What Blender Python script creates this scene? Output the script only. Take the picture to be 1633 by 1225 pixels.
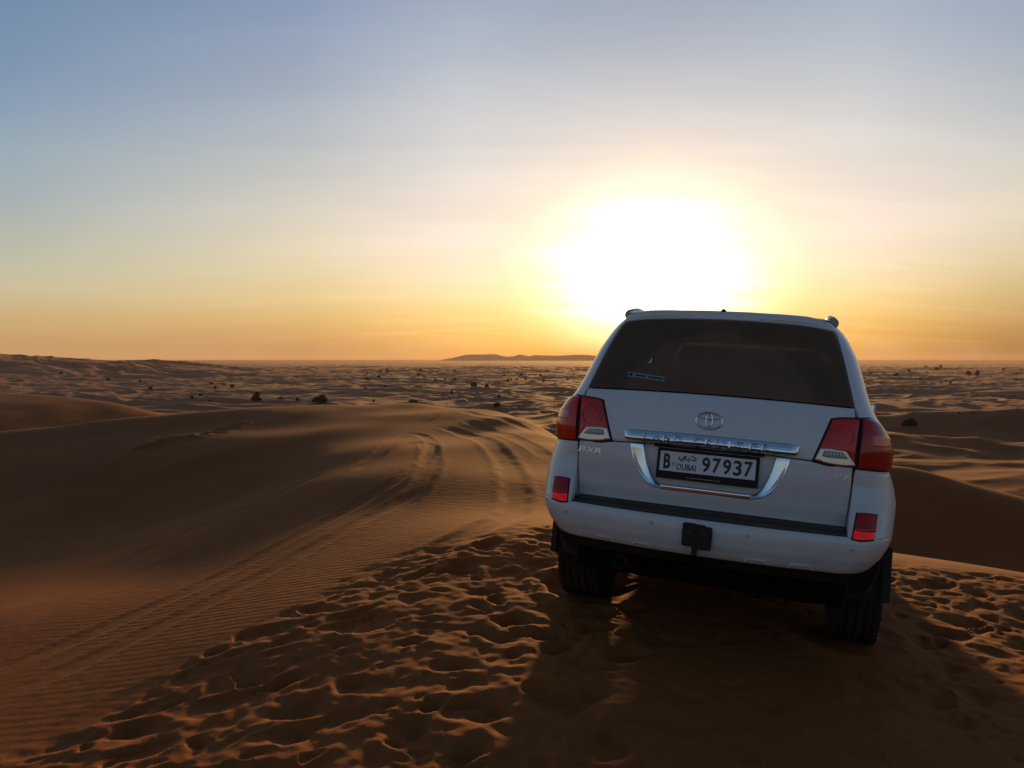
import bpy, bmesh, math, random
import numpy as np
from math import radians, sin, cos, pi, atan, sqrt, atan2
from mathutils import Vector, Matrix

for _o in list(bpy.data.objects): bpy.data.objects.remove(_o)
S = bpy.context.scene
COL = S.collection
EYE = 1.6

# ---------------------------------------------------------------- camera
cam_d = bpy.data.cameras.new('camera'); cam = bpy.data.objects.new('camera', cam_d); COL.objects.link(cam)
cam.location = (0, 0, EYE); cam.rotation_euler = (radians(90-1.84), 0, 0)
cam_d.sensor_width = 36; cam_d.lens = 1230/1633*36
cam_d.clip_start = .05; cam_d.clip_end = 60000
S.camera = cam

# ---------------------------------------------------------------- sun and sky
SUN_EL = radians(5.0); SUN_AZ = radians(10.2)          # azimuth measured from +Y towards +X
SDIR = Vector((sin(SUN_AZ)*cos(SUN_EL), cos(SUN_AZ)*cos(SUN_EL), sin(SUN_EL)))
sl = bpy.data.lights.new('sun', 'SUN'); so = bpy.data.objects.new('sun', sl); COL.objects.link(so)
sl.energy = 4.9; sl.angle = radians(2.0); sl.color = (1, .51, .17)
so.rotation_euler = (-SDIR).to_track_quat('-Z', 'Y').to_euler()

S.view_settings.view_transform = 'Standard'; S.view_settings.look = 'None'
S.view_settings.exposure = 0; S.view_settings.gamma = 1

W = bpy.data.worlds.new('World'); S.world = W; W.use_nodes = True
def build_sky():
    nt = W.node_tree; N = nt.nodes; Lk = nt.links; N.clear()
    def lk(a, b): Lk.new(a, b)
    def mth(op, a, b=None, c=None, clamp=False):
        n = N.new('ShaderNodeMath'); n.operation = op; n.use_clamp = clamp
        for i, v in enumerate((a, b, c)):
            if v is None: continue
            if isinstance(v, (int, float)): n.inputs[i].default_value = v
            else: lk(v, n.inputs[i])
        return n.outputs[0]
    def vmul(col, fac):
        n = N.new('ShaderNodeVectorMath'); n.operation = 'SCALE'
        if isinstance(col, tuple): n.inputs[0].default_value = col
        else: lk(col, n.inputs[0])
        if isinstance(fac, (int, float)): n.inputs[3].default_value = fac
        else: lk(fac, n.inputs[3])
        return n.outputs[0]
    def vadd(a, b):
        n = N.new('ShaderNodeVectorMath'); n.operation = 'ADD'; lk(a, n.inputs[0]); lk(b, n.inputs[1]); return n.outputs[0]
    def ramp(fac, stops):
        n = N.new('ShaderNodeValToRGB'); lk(fac, n.inputs[0]); r = n.color_ramp
        while len(r.elements) < len(stops): r.elements.new(.5)
        for e, (p, c) in zip(r.elements, stops): e.position = p; e.color = (*c, 1)
        return n.outputs[0]
    out = N.new('ShaderNodeOutputWorld'); bg = N.new('ShaderNodeBackground'); lk(bg.outputs[0], out.inputs[0])
    sky = N.new('ShaderNodeTexSky'); sky.sky_type = 'NISHITA'; sky.sun_disc = False
    sky.sun_elevation = SUN_EL; sky.sun_rotation = SUN_AZ; sky.air_density = 1.2; sky.dust_density = 2.0; sky.ozone_density = 1.5
    tc = N.new('ShaderNodeTexCoord')
    nz = N.new('ShaderNodeVectorMath'); nz.operation = 'NORMALIZE'; lk(tc.outputs['Generated'], nz.inputs[0]); D = nz.outputs[0]
    sp = N.new('ShaderNodeSeparateXYZ'); lk(D, sp.inputs[0]); z = sp.outputs[2]
    el = mth('MULTIPLY', mth('ARCSINE', z), 180/pi)                       # degrees
    az = mth('MULTIPLY', mth('ARCTAN2', sp.outputs[0], sp.outputs[1]), 180/pi)
    daz = mth('SUBTRACT', az, math.degrees(SUN_AZ))
    def dotdir(v):
        n = N.new('ShaderNodeVectorMath'); n.operation = 'DOT_PRODUCT'; lk(D, n.inputs[0]); n.inputs[1].default_value = v; return n.outputs['Value']
    ang = mth('MULTIPLY', mth('ARCCOSINE', dotdir(tuple(SDIR))), 180/pi)
    # thin high cirrus: stretched noise on a flat layer seen in perspective
    zz = mth('MAXIMUM', z, .02)
    cx = mth('DIVIDE', sp.outputs[0], mth('ADD', zz, .12)); cy = mth('DIVIDE', sp.outputs[1], mth('ADD', zz, .12))
    cmb = N.new('ShaderNodeCombineXYZ'); lk(cx, cmb.inputs[0]); lk(cy, cmb.inputs[1])
    mp = N.new('ShaderNodeMapping'); lk(cmb.outputs[0], mp.inputs[0]); mp.inputs['Rotation'].default_value = (0, 0, radians(-24)); mp.inputs['Scale'].default_value = (.55, 2.1, 1)
    n1 = N.new('ShaderNodeTexNoise'); lk(mp.outputs[0], n1.inputs['Vector']); n1.inputs['Scale'].default_value = 1.1; n1.inputs['Detail'].default_value = 6; n1.inputs['Roughness'].default_value = .55; n1.inputs['Distortion'].default_value = .7
    cir = mth('MULTIPLY', mth('SUBTRACT', n1.outputs[0], .44, clamp=True), 4.0, clamp=True)
    # SKYDATA: measured dusk gradients (elevation -> colour) at growing azimuth from the sun
    e01 = mth('POWER', mth('DIVIDE', mth('MAXIMUM', el, 0.0), 90, clamp=True), .5)
    hi = [(34, (.15, .19, .28)), (60, (.05, .075, .13)), (90, (.022, .036, .07))]
    T0 = [(0, (.80, .37, .10)), (.4, (.83, .40, .10)), (1.5, (.95, .51, .127)), (4.2, (.97, .72, .30)), (7.8, (.97, .83, .56)), (12.5, (.90, .78, .65)), (14.2, (.83, .72, .65)), (15.4, (.74, .67, .64)), (16.5, (.66, .63, .63)), (18.1, (.585, .59, .62)), (20.1, (.49, .525, .585)), (22.1, (.41, .46, .545)), (24.3, (.35, .405, .51))]
    T1 = [(0, (.68, .33, .105)), (.6, (.73, .376, .114)), (2, (.871, .515, .171)), (3.4, (.94, .644, .262)), (4.5, (.95, .74, .39)), (6.6, (.95, .80, .60)), (8.8, (.93, .79, .687)), (10.6, (.855, .745, .672)), (13.7, (.73, .701, .672)), (16.7, (.624, .631, .651)), (19.5, (.503, .546, .617)), (22.3, (.413, .474, .571)), (24.6, (.342, .407, .533))]
    T2 = [(0, (.46, .235, .115)), (1, (.56, .30, .127)), (2.5, (.69, .43, .17)), (4.5, (.77, .58, .29)), (7, (.78, .665, .455)), (10, (.71, .65, .54)), (13, (.565, .565, .545)), (16, (.445, .49, .545)), (19, (.35, .41, .51)), (23, (.26, .335, .49))]
    T3 = [(0, (.53, .31, .15)), (1.5, (.578, .366, .165)), (2.9, (.604, .434, .216)), (4.6, (.597, .521, .352)), (6.3, (.515, .509, .392)), (8.3, (.434, .468, .429)), (10.5, (.361, .429, .468)), (12.9, (.314, .402, .468)), (15.3, (.25, .342, .468)), (17.8, (.198, .292, .44)), (21.2, (.165, .262, .413)), (35, (.065, .10, .18)), (60, (.035, .055, .105)), (90, (.022, .036, .07))]
    T4 = [(0, (.20, .17, .15)), (3, (.30, .30, .28)), (7, (.28, .36, .40)), (14, (.17, .285, .43)), (25, (.095, .185, .335)), (45, (.042, .078, .155)), (90, (.022, .036, .07))]
    def R(t): return ramp(e01, [(sqrt(e/90), c) for e, c in t])
    ad = mth('ABSOLUTE', daz); ad = mth('MINIMUM', ad, mth('SUBTRACT', 360, ad))
    def mixc(a, b, lo, hi_):
        m = N.new('ShaderNodeMapRange'); m.interpolation_type = 'LINEAR'; lk(ad, m.inputs[0]); m.inputs[1].default_value = lo; m.inputs[2].default_value = hi_
        x = N.new('ShaderNodeMix'); x.data_type = 'RGBA'; lk(m.outputs[0], x.inputs[0]); lk(a, x.inputs[6]); lk(b, x.inputs[7]); return x.outputs[2]
    tot = mixc(R(T0+hi), R(T1+hi), 0, 14)
    tot = mixc(tot, R(T2+hi), 14, 25); tot = mixc(tot, R(T3), 25, 43); tot = mixc(tot, R(T4), 43, 120)
    # bright core round the sun, flattened where the low haze bank absorbs it
    gy = mth('MULTIPLY', mth('SUBTRACT', el, 5.4), mth('ADD', 1.0, mth('MULTIPLY', mth('GREATER_THAN', el, 5.4), .38)))
    rr = mth('SQRT', mth('ADD', mth('POWER', mth('MULTIPLY', mth('ABSOLUTE', daz), 1.14), 2), mth('POWER', mth('ABSOLUTE', gy), 2)))
    wob = mth('MULTIPLY', mth('SUBTRACT', n1.outputs[0], .5), 9.0)
    rr = mth('ADD', rr, wob)
    r01 = mth('DIVIDE', rr, 20, clamp=True)
    core = ramp(r01, [(0, (.9, .8, .6)), (.15, (.5, .45, .36)), (.25, (.26, .23, .19)), (.34, (.14, .13, .12)), (.41, (.075, .072, .066)), (.5, (.034, .032, .026)), (.64, (.008, .007, .005)), (.85, (.001, .0006, .0003)), (1, (0, 0, 0))])
    low = mth('SMOOTH_MIN', mth('DIVIDE', mth('MAXIMUM', el, 0), 4.0), 1.0, .3, clamp=True)
    tot = vadd(tot, vmul(core, mth('MULTIPLY', low, 5.0)))
    dk = mth('MULTIPLY', mth('DIVIDE', mth('SUBTRACT', daz, 8), 14, clamp=True), mth('SUBTRACT', 1.0, mth('DIVIDE', mth('MAXIMUM', el, 0), 9.0), clamp=True))
    tot = vmul(tot, mth('SUBTRACT', 1.0, mth('MULTIPLY', dk, .42)))
    # cirrus streaks
    near = mth('EXPONENT', mth('MULTIPLY', mth('DIVIDE', ang, 13.), -1.0))
    cc = mth('MULTIPLY', mth('SUBTRACT', cir, .35), mth('ADD', mth('MULTIPLY', near, .24), .003))
    tot = vadd(tot, vmul((1.0, .82, .72), cc))
    # SKYEND
    tot = vadd(tot, vmul(sky.outputs[0], .012))
    lk(tot, bg.inputs[0]); bg.inputs[1].default_value = .945
build_sky()

# ---------------------------------------------------------------- terrain heights (plain numpy, world metres)
CTRL = [(-0.0, 3.05, -0.043), (1.0, 3.15, -0.097), (2.23, 3.3, -0.178), (-1.08, 3.15, -0.097), (-2.36, 3.5, -0.285), (-0.0, 4.6, -0.013), (-0.95, 5.35, -0.054), (-1.71, 5.0, -0.154), (-0.93, 6.4, -0.061), (0.23, 6.4, 0.044), (-0.73, 9.2, -0.106), (0.03, 10.6, -0.018), (-1.94, 13.5, -0.073), (-0.83, 18, 0.031), (-2.37, 25, 0.025), (-0.68, 23, 0.049), (0.21, 19.5, 0.092), (0.79, 16.5, 0.054), (-2.15, 8.3, -0.281), (-3.13, 7.4, -0.505), (-3.3, 5.6, -0.504), (-4.16, 6.2, -0.574), (-6.56, 9.8, -1.025), (-7.04, 12, -1.218), (-5.79, 12.5, -1.027), (-4.55, 9.0, -0.811), (-4.09, 12, -0.626), (-3.0, 11.6, -0.266), (-15.96, 24, -0.366), (-10.61, 23, -0.008), (-5.93, 23, 0.049), (-4.23, 24, 0.025), (-8.78, 19, -0.366), (-7.17, 15.5, -0.766), (-13.32, 20, -0.797), (-10.01, 15, -1.182), (-4.77, 18.5, -0.163), (-3.93, 15.2, -0.346), (-3.02, 15, -0.136), (3.82, 7.6, -0.411), (4.33, 7.4, -0.413), (4.75, 7.1, -0.419), (3.09, 5.5, -0.329), (2.89, 4.3, -0.266), (3.69, 5.5, -0.329), (0.565, 5.513, -0.087), (2.154, 4.918, -0.192), (1.554, 8.182, -0.2), (3.143, 7.587, -0.33), (0, 0, 0.03), (2.5, 0, -0.05), (-2.5, 0, 0.0), (0, -4, 0.1), (6, -3, -0.2), (-6, -3, -0.4), (-12, 0, -1.4), (-14, 6, -1.6), (-14, -10, -1), (14, -6, -1.6), (0, -12, -0.3), (0, -22, -1.5), (22, -14, -3), (-24, -14, -3), (10, 3, -1.2), (9, 7.5, -1.3), (6.2, 10.5, -1.5), (5, 12.5, -1.9), (12, 10, -2.3), (6.5, 14, -2.5), (10, 15, -2.35), (8.3, 17.5, -2.25), (10, 20.5, -1.3), (11.3, 17.3, -1.6), (13, 15.5, -1.8), (7, 20.5, -2.0), (14, 18.5, -2.3), (12, 23, -3.0), (10.5, 26, -3.6), (16, 24.5, -3.6), (2.7, 13, -0.65), (2.5, 17, -1.2), (-1, 15, -0.04), (-0.3, 13, -0.04), (-0.2, 16.5, 0.02), (0.9, 13.5, -0.05), (4.5, 20, -2.6), (18, 5, -3.4), (20, 18, -2.7), (0, 30, -2.6), (-8, 32, -2.6), (-20, 32, -2.4), (-30, 26, -2), (-28, 12, -2.2), (-36, 40, -3), (0, 40, -3.8), (20, 40, -4.2), (-18, 40, -3.5), (40, 20, -4.3), (40, 40, -4.3), (40, -30, -4.3), (-40, -30, -4.0), (-45, 10, -3.5), (0, -42, -3.5), (0, 55, -4.3), (-45, 50, -4), (-6, 24.3, -0.01), (-3, 24, 0.0), (-1.5, 22.6, 0.03), (-0.5, 21, 0.05), (-3, 21, 0.0), (-1.5, 19.5, 0.02), (-6, 21, -0.12), (-9, 21, -0.26), (-3, 26.5, -0.12), (-8, 26.5, -0.15), (1.2, 23, -0.8), (-14, 25, -0.3), (-13, 28, -0.9), (30, 0, -4)]
#TERR0
import numpy as np
def _hash(ix, iy, k):
    h = (ix.astype(np.int64)*374761393 + iy.astype(np.int64)*668265263 + k*982451653) & 0xFFFFFFFF
    h = ((h ^ (h >> 13))*1274126177) & 0xFFFFFFFF
    h = ((h ^ (h >> 15))*2246822519) & 0xFFFFFFFF
    return ((h ^ (h >> 16)) & 0xFFFFFF)/float(0xFFFFFF)
def perlin(x, y, k=0):
    ix = np.floor(x); iy = np.floor(y); fx = x-ix; fy = y-iy
    ux = fx*fx*fx*(fx*(fx*6-15)+10); uy = fy*fy*fy*(fy*(fy*6-15)+10)
    def g(a, b):
        t = _hash(ix+a, iy+b, k)*2*np.pi
        return np.cos(t)*(fx-a)+np.sin(t)*(fy-b)
    n = (g(0, 0)*(1-ux)+g(1, 0)*ux)*(1-uy)+(g(0, 1)*(1-ux)+g(1, 1)*ux)*uy
    return n*1.5
def sstep(a, b, x):
    t = np.clip((x-a)/(b-a), 0, 1); return t*t*(3-2*t)
def worley(x, y, k=0):
    """distance to the nearest jittered point, its id hash and the gap to the second"""
    ix = np.floor(x); iy = np.floor(y)
    d1 = np.full(x.shape, 9.); d2 = np.full(x.shape, 9.); hid = np.zeros(x.shape)
    for a in (-1, 0, 1):
        for b in (-1, 0, 1):
            cx = ix+a; cy = iy+b
            px = cx+.5+(_hash(cx, cy, k)-.5)*.85; py = cy+.5+(_hash(cx, cy, k+7)-.5)*.85
            d = (px-x)**2+(py-y)**2
            near = d < d1
            d2 = np.where(near, d1, np.minimum(d2, d)); hid = np.where(near, _hash(cx, cy, k+3), hid); d1 = np.where(near, d, d1)
    return np.sqrt(d1), np.sqrt(d2), hid
_C = np.array(CTRL)
def _U(r2): return -np.sqrt(r2+.02)
def _tps():
    P = _C[:, :2]/10; n = len(P)
    K = _U(((P[:, None]-P[None])**2).sum(-1))+np.eye(n)*.004
    A = np.zeros((n+3, n+3)); A[:n, :n] = K; A[:n, n] = 1; A[:n, n+1:] = P; A[n, :n] = 1; A[n+1:, :n] = P.T
    return np.linalg.solve(A, np.concatenate([_C[:, 2], np.zeros(3)]))
_WT = _tps()
def near_base(x, y):
    out = np.zeros(x.shape)
    P = _C[:, :2]/10; n = len(P)
    xs = x.ravel()/10; ys = y.ravel()/10; o = out.ravel()
    for i in range(0, len(xs), 40000):
        a = xs[i:i+40000]; b = ys[i:i+40000]
        o[i:i+40000] = _U((a[:, None]-P[:, 0])**2+(b[:, None]-P[:, 1])**2)@_WT[:n]+_WT[n]+_WT[n+1]*a+_WT[n+2]*b
    return o.reshape(x.shape)
def dunes(x, y):
    r = np.hypot(x, y)
    wx = x+9*perlin(x/38, y/38, 11); wy = y+9*perlin(x/38, y/38, 12)
    def ridge(L, k, ax=1.0):
        n = perlin(wx/L, wy/L*ax, k); return 1-np.minimum(np.abs(n)*2.4, 1.25)
    a1 = np.interp(r, [20, 45, 120, 400, 1200, 2400, 3200], [0, .75, 1.1, 1.6, 2.4, 2.0, 0])
    a2 = np.interp(r, [20, 45, 120, 400, 1200, 2400, 3200], [0, .35, .45, .5, .6, .5, 0])
    h = a1*ridge(30, 21, 1.35)*(.55+.6*perlin(x/85, y/85, 31)) + a2*ridge(13, 22, 1.25)*(.8+.6*perlin(x/40, y/40, 33))
    h += np.interp(r, [25, 60, 300, 1000], [0, .20, .14, 0])*ridge(5.5, 24, 1.2)
    h += a1*1.1*perlin(x/110, y/110, 25)
    return h
def far_base(x, y):
    r = np.hypot(x, y)
    z = np.interp(r, [0, 30, 60, 100, 200, 500, 1000, 1800, 3200, 4400, 6300], [-4, -4.2, -4.6, -5.2, -6.8, -9.8, -12., -14.5, -13, -8, -3.5])
    # higher dune belt on the far left
    m = np.exp(-((x+330)/150)**2-((y-430)/120)**2)
    z = z+12.6*m*(1+.25*perlin(x/50, y/50, 41))
    m2 = np.exp(-((x+215)/60)**2-((y-520)/80)**2)
    z = z+4.5*m2
    return z
def bumpdune(x, y, cx, cy, th, la, wf, wb, H):
    """one dune: long axis th (deg from +X), gentle flank wf on one side, steep wb on the other"""
    t = np.radians(th); u = (x-cx)*np.cos(t)+(y-cy)*np.sin(t); v = -(x-cx)*np.sin(t)+(y-cy)*np.cos(t)
    v = v + .12*u*u/la
    w = np.where(v < 0, wf, wb)
    return H*np.exp(-(u/la)**2)*np.exp(-np.abs(v/w)**1.35)
def base(x, y):
    r = np.hypot(x, y)
    w = sstep(26, 44, r)
    fb = far_base(x, y)
    z = np.where(w < 1, near_base(x, y)*(1-w)+fb*w if False else 0, 0)
    nb = np.zeros(x.shape); m = w < 1
    nb[m] = near_base(x[m], y[m])
    z = nb*(1-w)+fb*w+dunes(x, y)
    # the dune lit orange at the far left, and the long dunes right of the vehicle
    t = np.radians(-27); u = (x+30)*np.cos(t)+(y-41)*np.sin(t); v = -(x+30)*np.sin(t)+(y-41)*np.cos(t)
    mk = np.exp(-(u/19)**4)*np.exp(-np.abs(v/np.where(v < 0, 9.5, 6.))**6)
    z = z*(1-mk)+mk*(-.38+.030*v-.0035*np.maximum(u-2, 0)**2)
    z = z+bumpdune(x, y, 30, 34, 8, 14, 7, 4.5, .7)
    z = z+bumpdune(x, y, 24, 50, -8, 16, 8, 5, .9)
    z = z+bumpdune(x, y, 46, 62, 172, 20, 8, 5, 2.0)
    return z
# wheel tracks: polylines in world metres with half width and depth
TRACKS = []
#TRACKDATA
def poly_dist(x, y, pts):
    """signed distance to a polyline and the arclength there"""
    best = np.full(x.shape, 1e9); sg = np.zeros(x.shape); al = np.zeros(x.shape); acc = 0
    for (x0, y0), (x1, y1) in zip(pts[:-1], pts[1:]):
        dx, dy = x1-x0, y1-y0; L = np.hypot(dx, dy)+1e-9
        t = np.clip(((x-x0)*dx+(y-y0)*dy)/L**2, 0, 1)
        d = np.hypot(x-x0-t*dx, y-y0-t*dy)
        s = np.sign((x-x0)*dy-(y-y0)*dx)
        m = d < best
        best = np.where(m, d, best); sg = np.where(m, s, sg); al = np.where(m, acc+t*L, al); acc += L
    return best*sg, al, acc
def smooth_poly(pts, n=7):
    P = np.array(pts); P = np.vstack([2*P[0]-P[1], P, 2*P[-1]-P[-2]]); out = []
    for i in range(1, len(P)-2):
        for t in np.linspace(0, 1, n, endpoint=False):
            a, b, c, d = P[i-1:i+3]
            out.append(.5*((2*b)+(c-a)*t+(2*a-5*b+4*c-d)*t*t+(3*b-a-3*c+d)*t**3))
    out.append(P[-2]); return [tuple(q) for q in out]
TRACKS = [(smooth_poly(p), w, d) for p, w, d in [([(-3.43, 4.86), (-3.41, 5.07), (-3.17, 5.79), (-2.82, 6.66), (-2.51, 7.71), (-2.16, 8.92), (-1.85, 9.97), (-1.58, 10.95), (-1.41, 12.44), (-1.5, 14.54), (-1.94, 16.85), (-2.55, 17.74)], 0.11, 0.035), ([(-3.04, 4.3), (-3.0, 4.46), (-2.77, 5.13), (-2.41, 6.03), (-2.05, 7.23), (-1.74, 8.31), (-1.38, 9.57), (-1.07, 10.33)], 0.11, 0.03), ([(-4.61, 6.88), (-4.71, 8.01), (-4.63, 9.17), (-4.36, 10.31), (-3.66, 11.29), (-3.0, 12.84)], 0.14, 0.03), ([(-4.04, 6.02), (-4.07, 7.23), (-3.96, 8.53), (-3.51, 9.39)], 0.12, 0.025), ([(-1.75, 18.72), (-1.15, 17.36), (-0.61, 15.41), (-0.23, 13.28), (-0.03, 11.39), (0.04, 9.86), (0.04, 8.66), (-0.05, 7.84), (-0.25, 7.24), (-0.44, 6.78), (-0.61, 6.43), (-0.75, 6.01)], 0.16, 0.05), ([(-1.99, 13.86), (-1.84, 15.17), (-1.54, 14.27), (-1.3, 12.42), (-1.21, 10.87), (-1.27, 9.66), (-1.39, 8.66)], 0.14, 0.04), ([(-2.49, 11.88), (-2.39, 13.56), (-2.4, 15.79), (-2.34, 18.36), (-2.06, 21.67)], 0.13, 0.03), ([(-1.58, 22.46), (-0.59, 19.9), (0.2, 18.28), (0.96, 16.0)], 0.15, 0.04), ([(-1.23, 19.76), (-0.22, 16.35), (0.38, 13.91), (0.65, 12.5)], 0.14, 0.03), ([(-2.38, 3.61), (-2.33, 3.72), (-2.18, 3.97), (-2.02, 4.25), (-1.75, 4.42)], 0.13, 0.04), ([(0.38, 5.23), (0.26, 4.09), (0.15, 3.18)], 0.15, 0.03), ([(2.14, 4.89), (2.01, 4.01), (2.05, 3.33)], 0.16, 0.035)]]
TRAIL = [(-8.63, 17.98), (-8.48, 18.19), (-8.34, 18.32), (-8.58, 18.97), (-8.13, 18.59), (-8.28, 19.11), (-7.92, 18.81), (-7.83, 19.04), (-7.73, 19.5), (-7.51, 19.55), (-7.69, 20.31), (-7.48, 20.46), (-7.52, 21.13)]
PRINT_EDGE = [(-8, 1.2), (-3.2, 2.9), (-2.15, 3.9), (-1.75, 5.1), (-1.0, 6.3), (-.3, 6.9), (.7, 7.1), (1.6, 7.3), (3.0, 7.5), (3.9, 7.35), (4.6, 7.15), (6, 6.9), (8, 6)]
def detail(x, y):
    """small relief close to the camera: returns height, footprint mask, ripple mask"""
    h = np.zeros(x.shape)
    # churned, much-walked sand on the camera's side of the line
    ex = np.array([p[0] for p in PRINT_EDGE]); ey = np.array([p[1] for p in PRINT_EDGE])
    lim = np.interp(x, ex, ey)
    gap = lim-y+.35*perlin(x*1.3, y*1.3, 51)
    fp = sstep(-.15, .45, gap)*sstep(-7, -4, y)
    lone = sstep(-1.3, .2, gap)
    wx = x+.12*perlin(x*2.6, y*2.6, 61)+.02*perlin(x*12, y*12, 63); wy = y+.12*perlin(x*2.6, y*2.6, 62)+.02*perlin(x*12, y*12, 64)
    ca, sa = np.cos(.35), np.sin(.35)
    def pits(cell, k, dens, asp=1.0):
        u = (wx*ca+wy*sa)/cell; v = (-wx*sa+wy*ca)/cell*asp
        d1, d2, hid = worley(u, v, k)
        R = .27+.27*((hid*7.3) % 1)
        on = (hid < dens)
        q = np.clip(d1/R, 0, 1.7)
        bowl = -(1-np.minimum(q, 1)**2)**1.6
        rim = .06*np.exp(-((q-1.15)/.3)**2)
        dep = .40+1.0*((hid*13.7) % 1)
        return on*dep*(bowl+rim), d2-d1
    pa, ga = pits(.39, 71, .82, 1.25)
    pb, gb = pits(.185, 81, .55, 1.2)
    pc, gc = pits(.13, 91, .35, 1.2)
    fp = fp*(1-.6*np.exp(-((x-1.5)/.9)**4-((y-3.9)/1.6)**4))
    h += fp*(.040*pa+.017*pb+.006*pc)
    h += fp*(.016*perlin(x*.9, y*.9, 101)+.012*perlin(x*4, y*4, 102)+.007*perlin(x*11, y*11, 103))
    # ploughed sand just behind and left of the rear wheels
    # tracks
    tr = np.zeros(x.shape)
    for pts, hw, dep in TRACKS:
        P = np.array(pts); lo = P.min(0)-1.2; hi = P.max(0)+1.2
        m = (x > lo[0])&(x < hi[0])&(y > lo[1])&(y < hi[1])
        if not m.any(): continue
        d, al, tot = poly_dist(x[m], y[m], pts)
        wv = d+.03*perlin(x[m]*2.5, y[m]*2.5, 111)
        e = sstep(0, .8, al)*sstep(0, .8, tot-al)
        q = wv/hw
        g = -np.exp(-np.abs(q)**4)+.38*np.exp(-((np.abs(q)-1.5)/.42)**2)
        h[m] += .38*dep*e*g*(.8+.35*perlin(al*1.1, al*0, 113))
        tr[m] = np.maximum(tr[m], e*np.exp(-(q/1.3)**4))
    for tx, ty in TRAIL:
        d = ((x-tx)/.20)**2+((y-ty)/.2)**2
        h += .05*(-np.exp(-d)+.4*np.exp(-((np.sqrt(d)-1.6)/.4)**2))
    # long soft undulation everywhere near
    r = np.hypot(x, y)
    h += np.interp(r, [0, 10, 40, 60], [.012, .03, .04, 0])*perlin(x/1.9, y/2.6, 121)+np.interp(r, [0, 8, 25, 60], [0, .05, .06, 0])*perlin(x/6, y/5, 122)
    rip = (1-.6*sstep(-.3, .25, gap))*(1-.8*tr)*sstep(-.25, .35, perlin(x/3.3+4, y/3.3, 131)+.32)
    return h, fp, rip
def height(x, y, want=False):
    z = base(x, y)
    r = np.hypot(x, y); m = r < 60
    fp = np.zeros(x.shape); rp = np.zeros(x.shape)
    h, a, b = detail(x[m], y[m])
    z[m] += h; fp[m] = a; rp[m] = b
    z[m] = carve(x[m], y[m], z[m])
    return (z, fp, rp) if want else z
WHEELS = [(.565, 5.513, -.075, .26, .34, .355), (2.154, 4.918, -.175, .26, .34, .355), (1.554, 8.182, -.19, .26, .34, .355), (3.143, 7.587, -.31, .26, .34, .355)]
def carve(x, y, z):
    """sand pressed level under each tyre, pushed up round it"""
    for wx, wy, wz, sx, sy, ang in WHEELS:
        c, s = np.cos(ang), np.sin(ang)
        u = (x-wx)*c-(y-wy)*s; v = (x-wx)*s+(y-wy)*c
        q = np.sqrt((u/sx)**2+(v/sy)**2)
        z = z+(wz-z)*np.exp(-q**4)+.035*np.exp(-((q-1.35)/.28)**2)
    return z
#TERR1

def build_ground():
    # polar sheet: rings close together near the viewer, fine spokes where the picture looks, coarser behind
    a1 = np.radians(np.linspace(-42, 42, 1180)); a2 = np.radians(np.linspace(42, 318, 150)[1:-1])
    ang = np.concatenate([a1, a2]); na = len(ang)
    rr = [.25]; 
    while rr[-1] < 6200:
        r = rr[-1]
        k = .06 if r < 1.5 else (.0048 if r < 12 else (.0060 if r < 60 else (.0075 if r < 1500 else .02)))
        rr.append(r*(1+k) if r >= 1.5 else r+.06)
    rr = np.array(rr); nr = len(rr)
    R, A = np.meshgrid(rr, ang, indexing='ij')
    X = (R*np.sin(A)).ravel(); Y = (R*np.cos(A)).ravel()
    Z, FP, RP = height(X, Y, True)
    X = np.append(X, 0.); Y = np.append(Y, 0.); z0 = height(np.array([0.]), np.array([0.]))[0]; Z = np.append(Z, z0); FP = np.append(FP, 0); RP = np.append(RP, 0)
    idx = np.arange(nr*na).reshape(nr, na); nx = np.roll(idx, -1, 1)
    quads = np.stack([idx[:-1], nx[:-1], nx[1:], idx[1:]], -1)[..., ::-1].reshape(-1, 4)
    cen = np.stack([np.full(na, nr*na), nx[0], idx[0]], -1)[..., ::1]
    me = bpy.data.meshes.new('sand_ground')
    me.vertices.add(len(X)); me.vertices.foreach_set('co', np.stack([X, Y, Z], -1).ravel().astype(np.float32))
    nl = quads.size+cen.size; me.loops.add(nl)
    me.loops.foreach_set('vertex_index', np.concatenate([quads.ravel(), cen.ravel()]).astype(np.int32))
    npoly = len(quads)+len(cen); me.polygons.add(npoly)
    st = np.concatenate([np.arange(len(quads))*4, len(quads)*4+np.arange(len(cen))*3]).astype(np.int32)
    me.polygons.foreach_set('loop_start', st)
    me.polygons.foreach_set('use_smooth', np.ones(npoly, bool))
    for nm, v in (('prints', FP), ('ripple', RP)):
        at = me.attributes.new(nm, 'FLOAT', 'POINT'); at.data.foreach_set('value', v.astype(np.float32))
    me.update(calc_edges=True); me.validate()
    o = bpy.data.objects.new('sand_ground', me); COL.objects.link(o)
    o['kind'] = 'structure'
    print('GROUND', len(X), nr, na)
    return o

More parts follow.
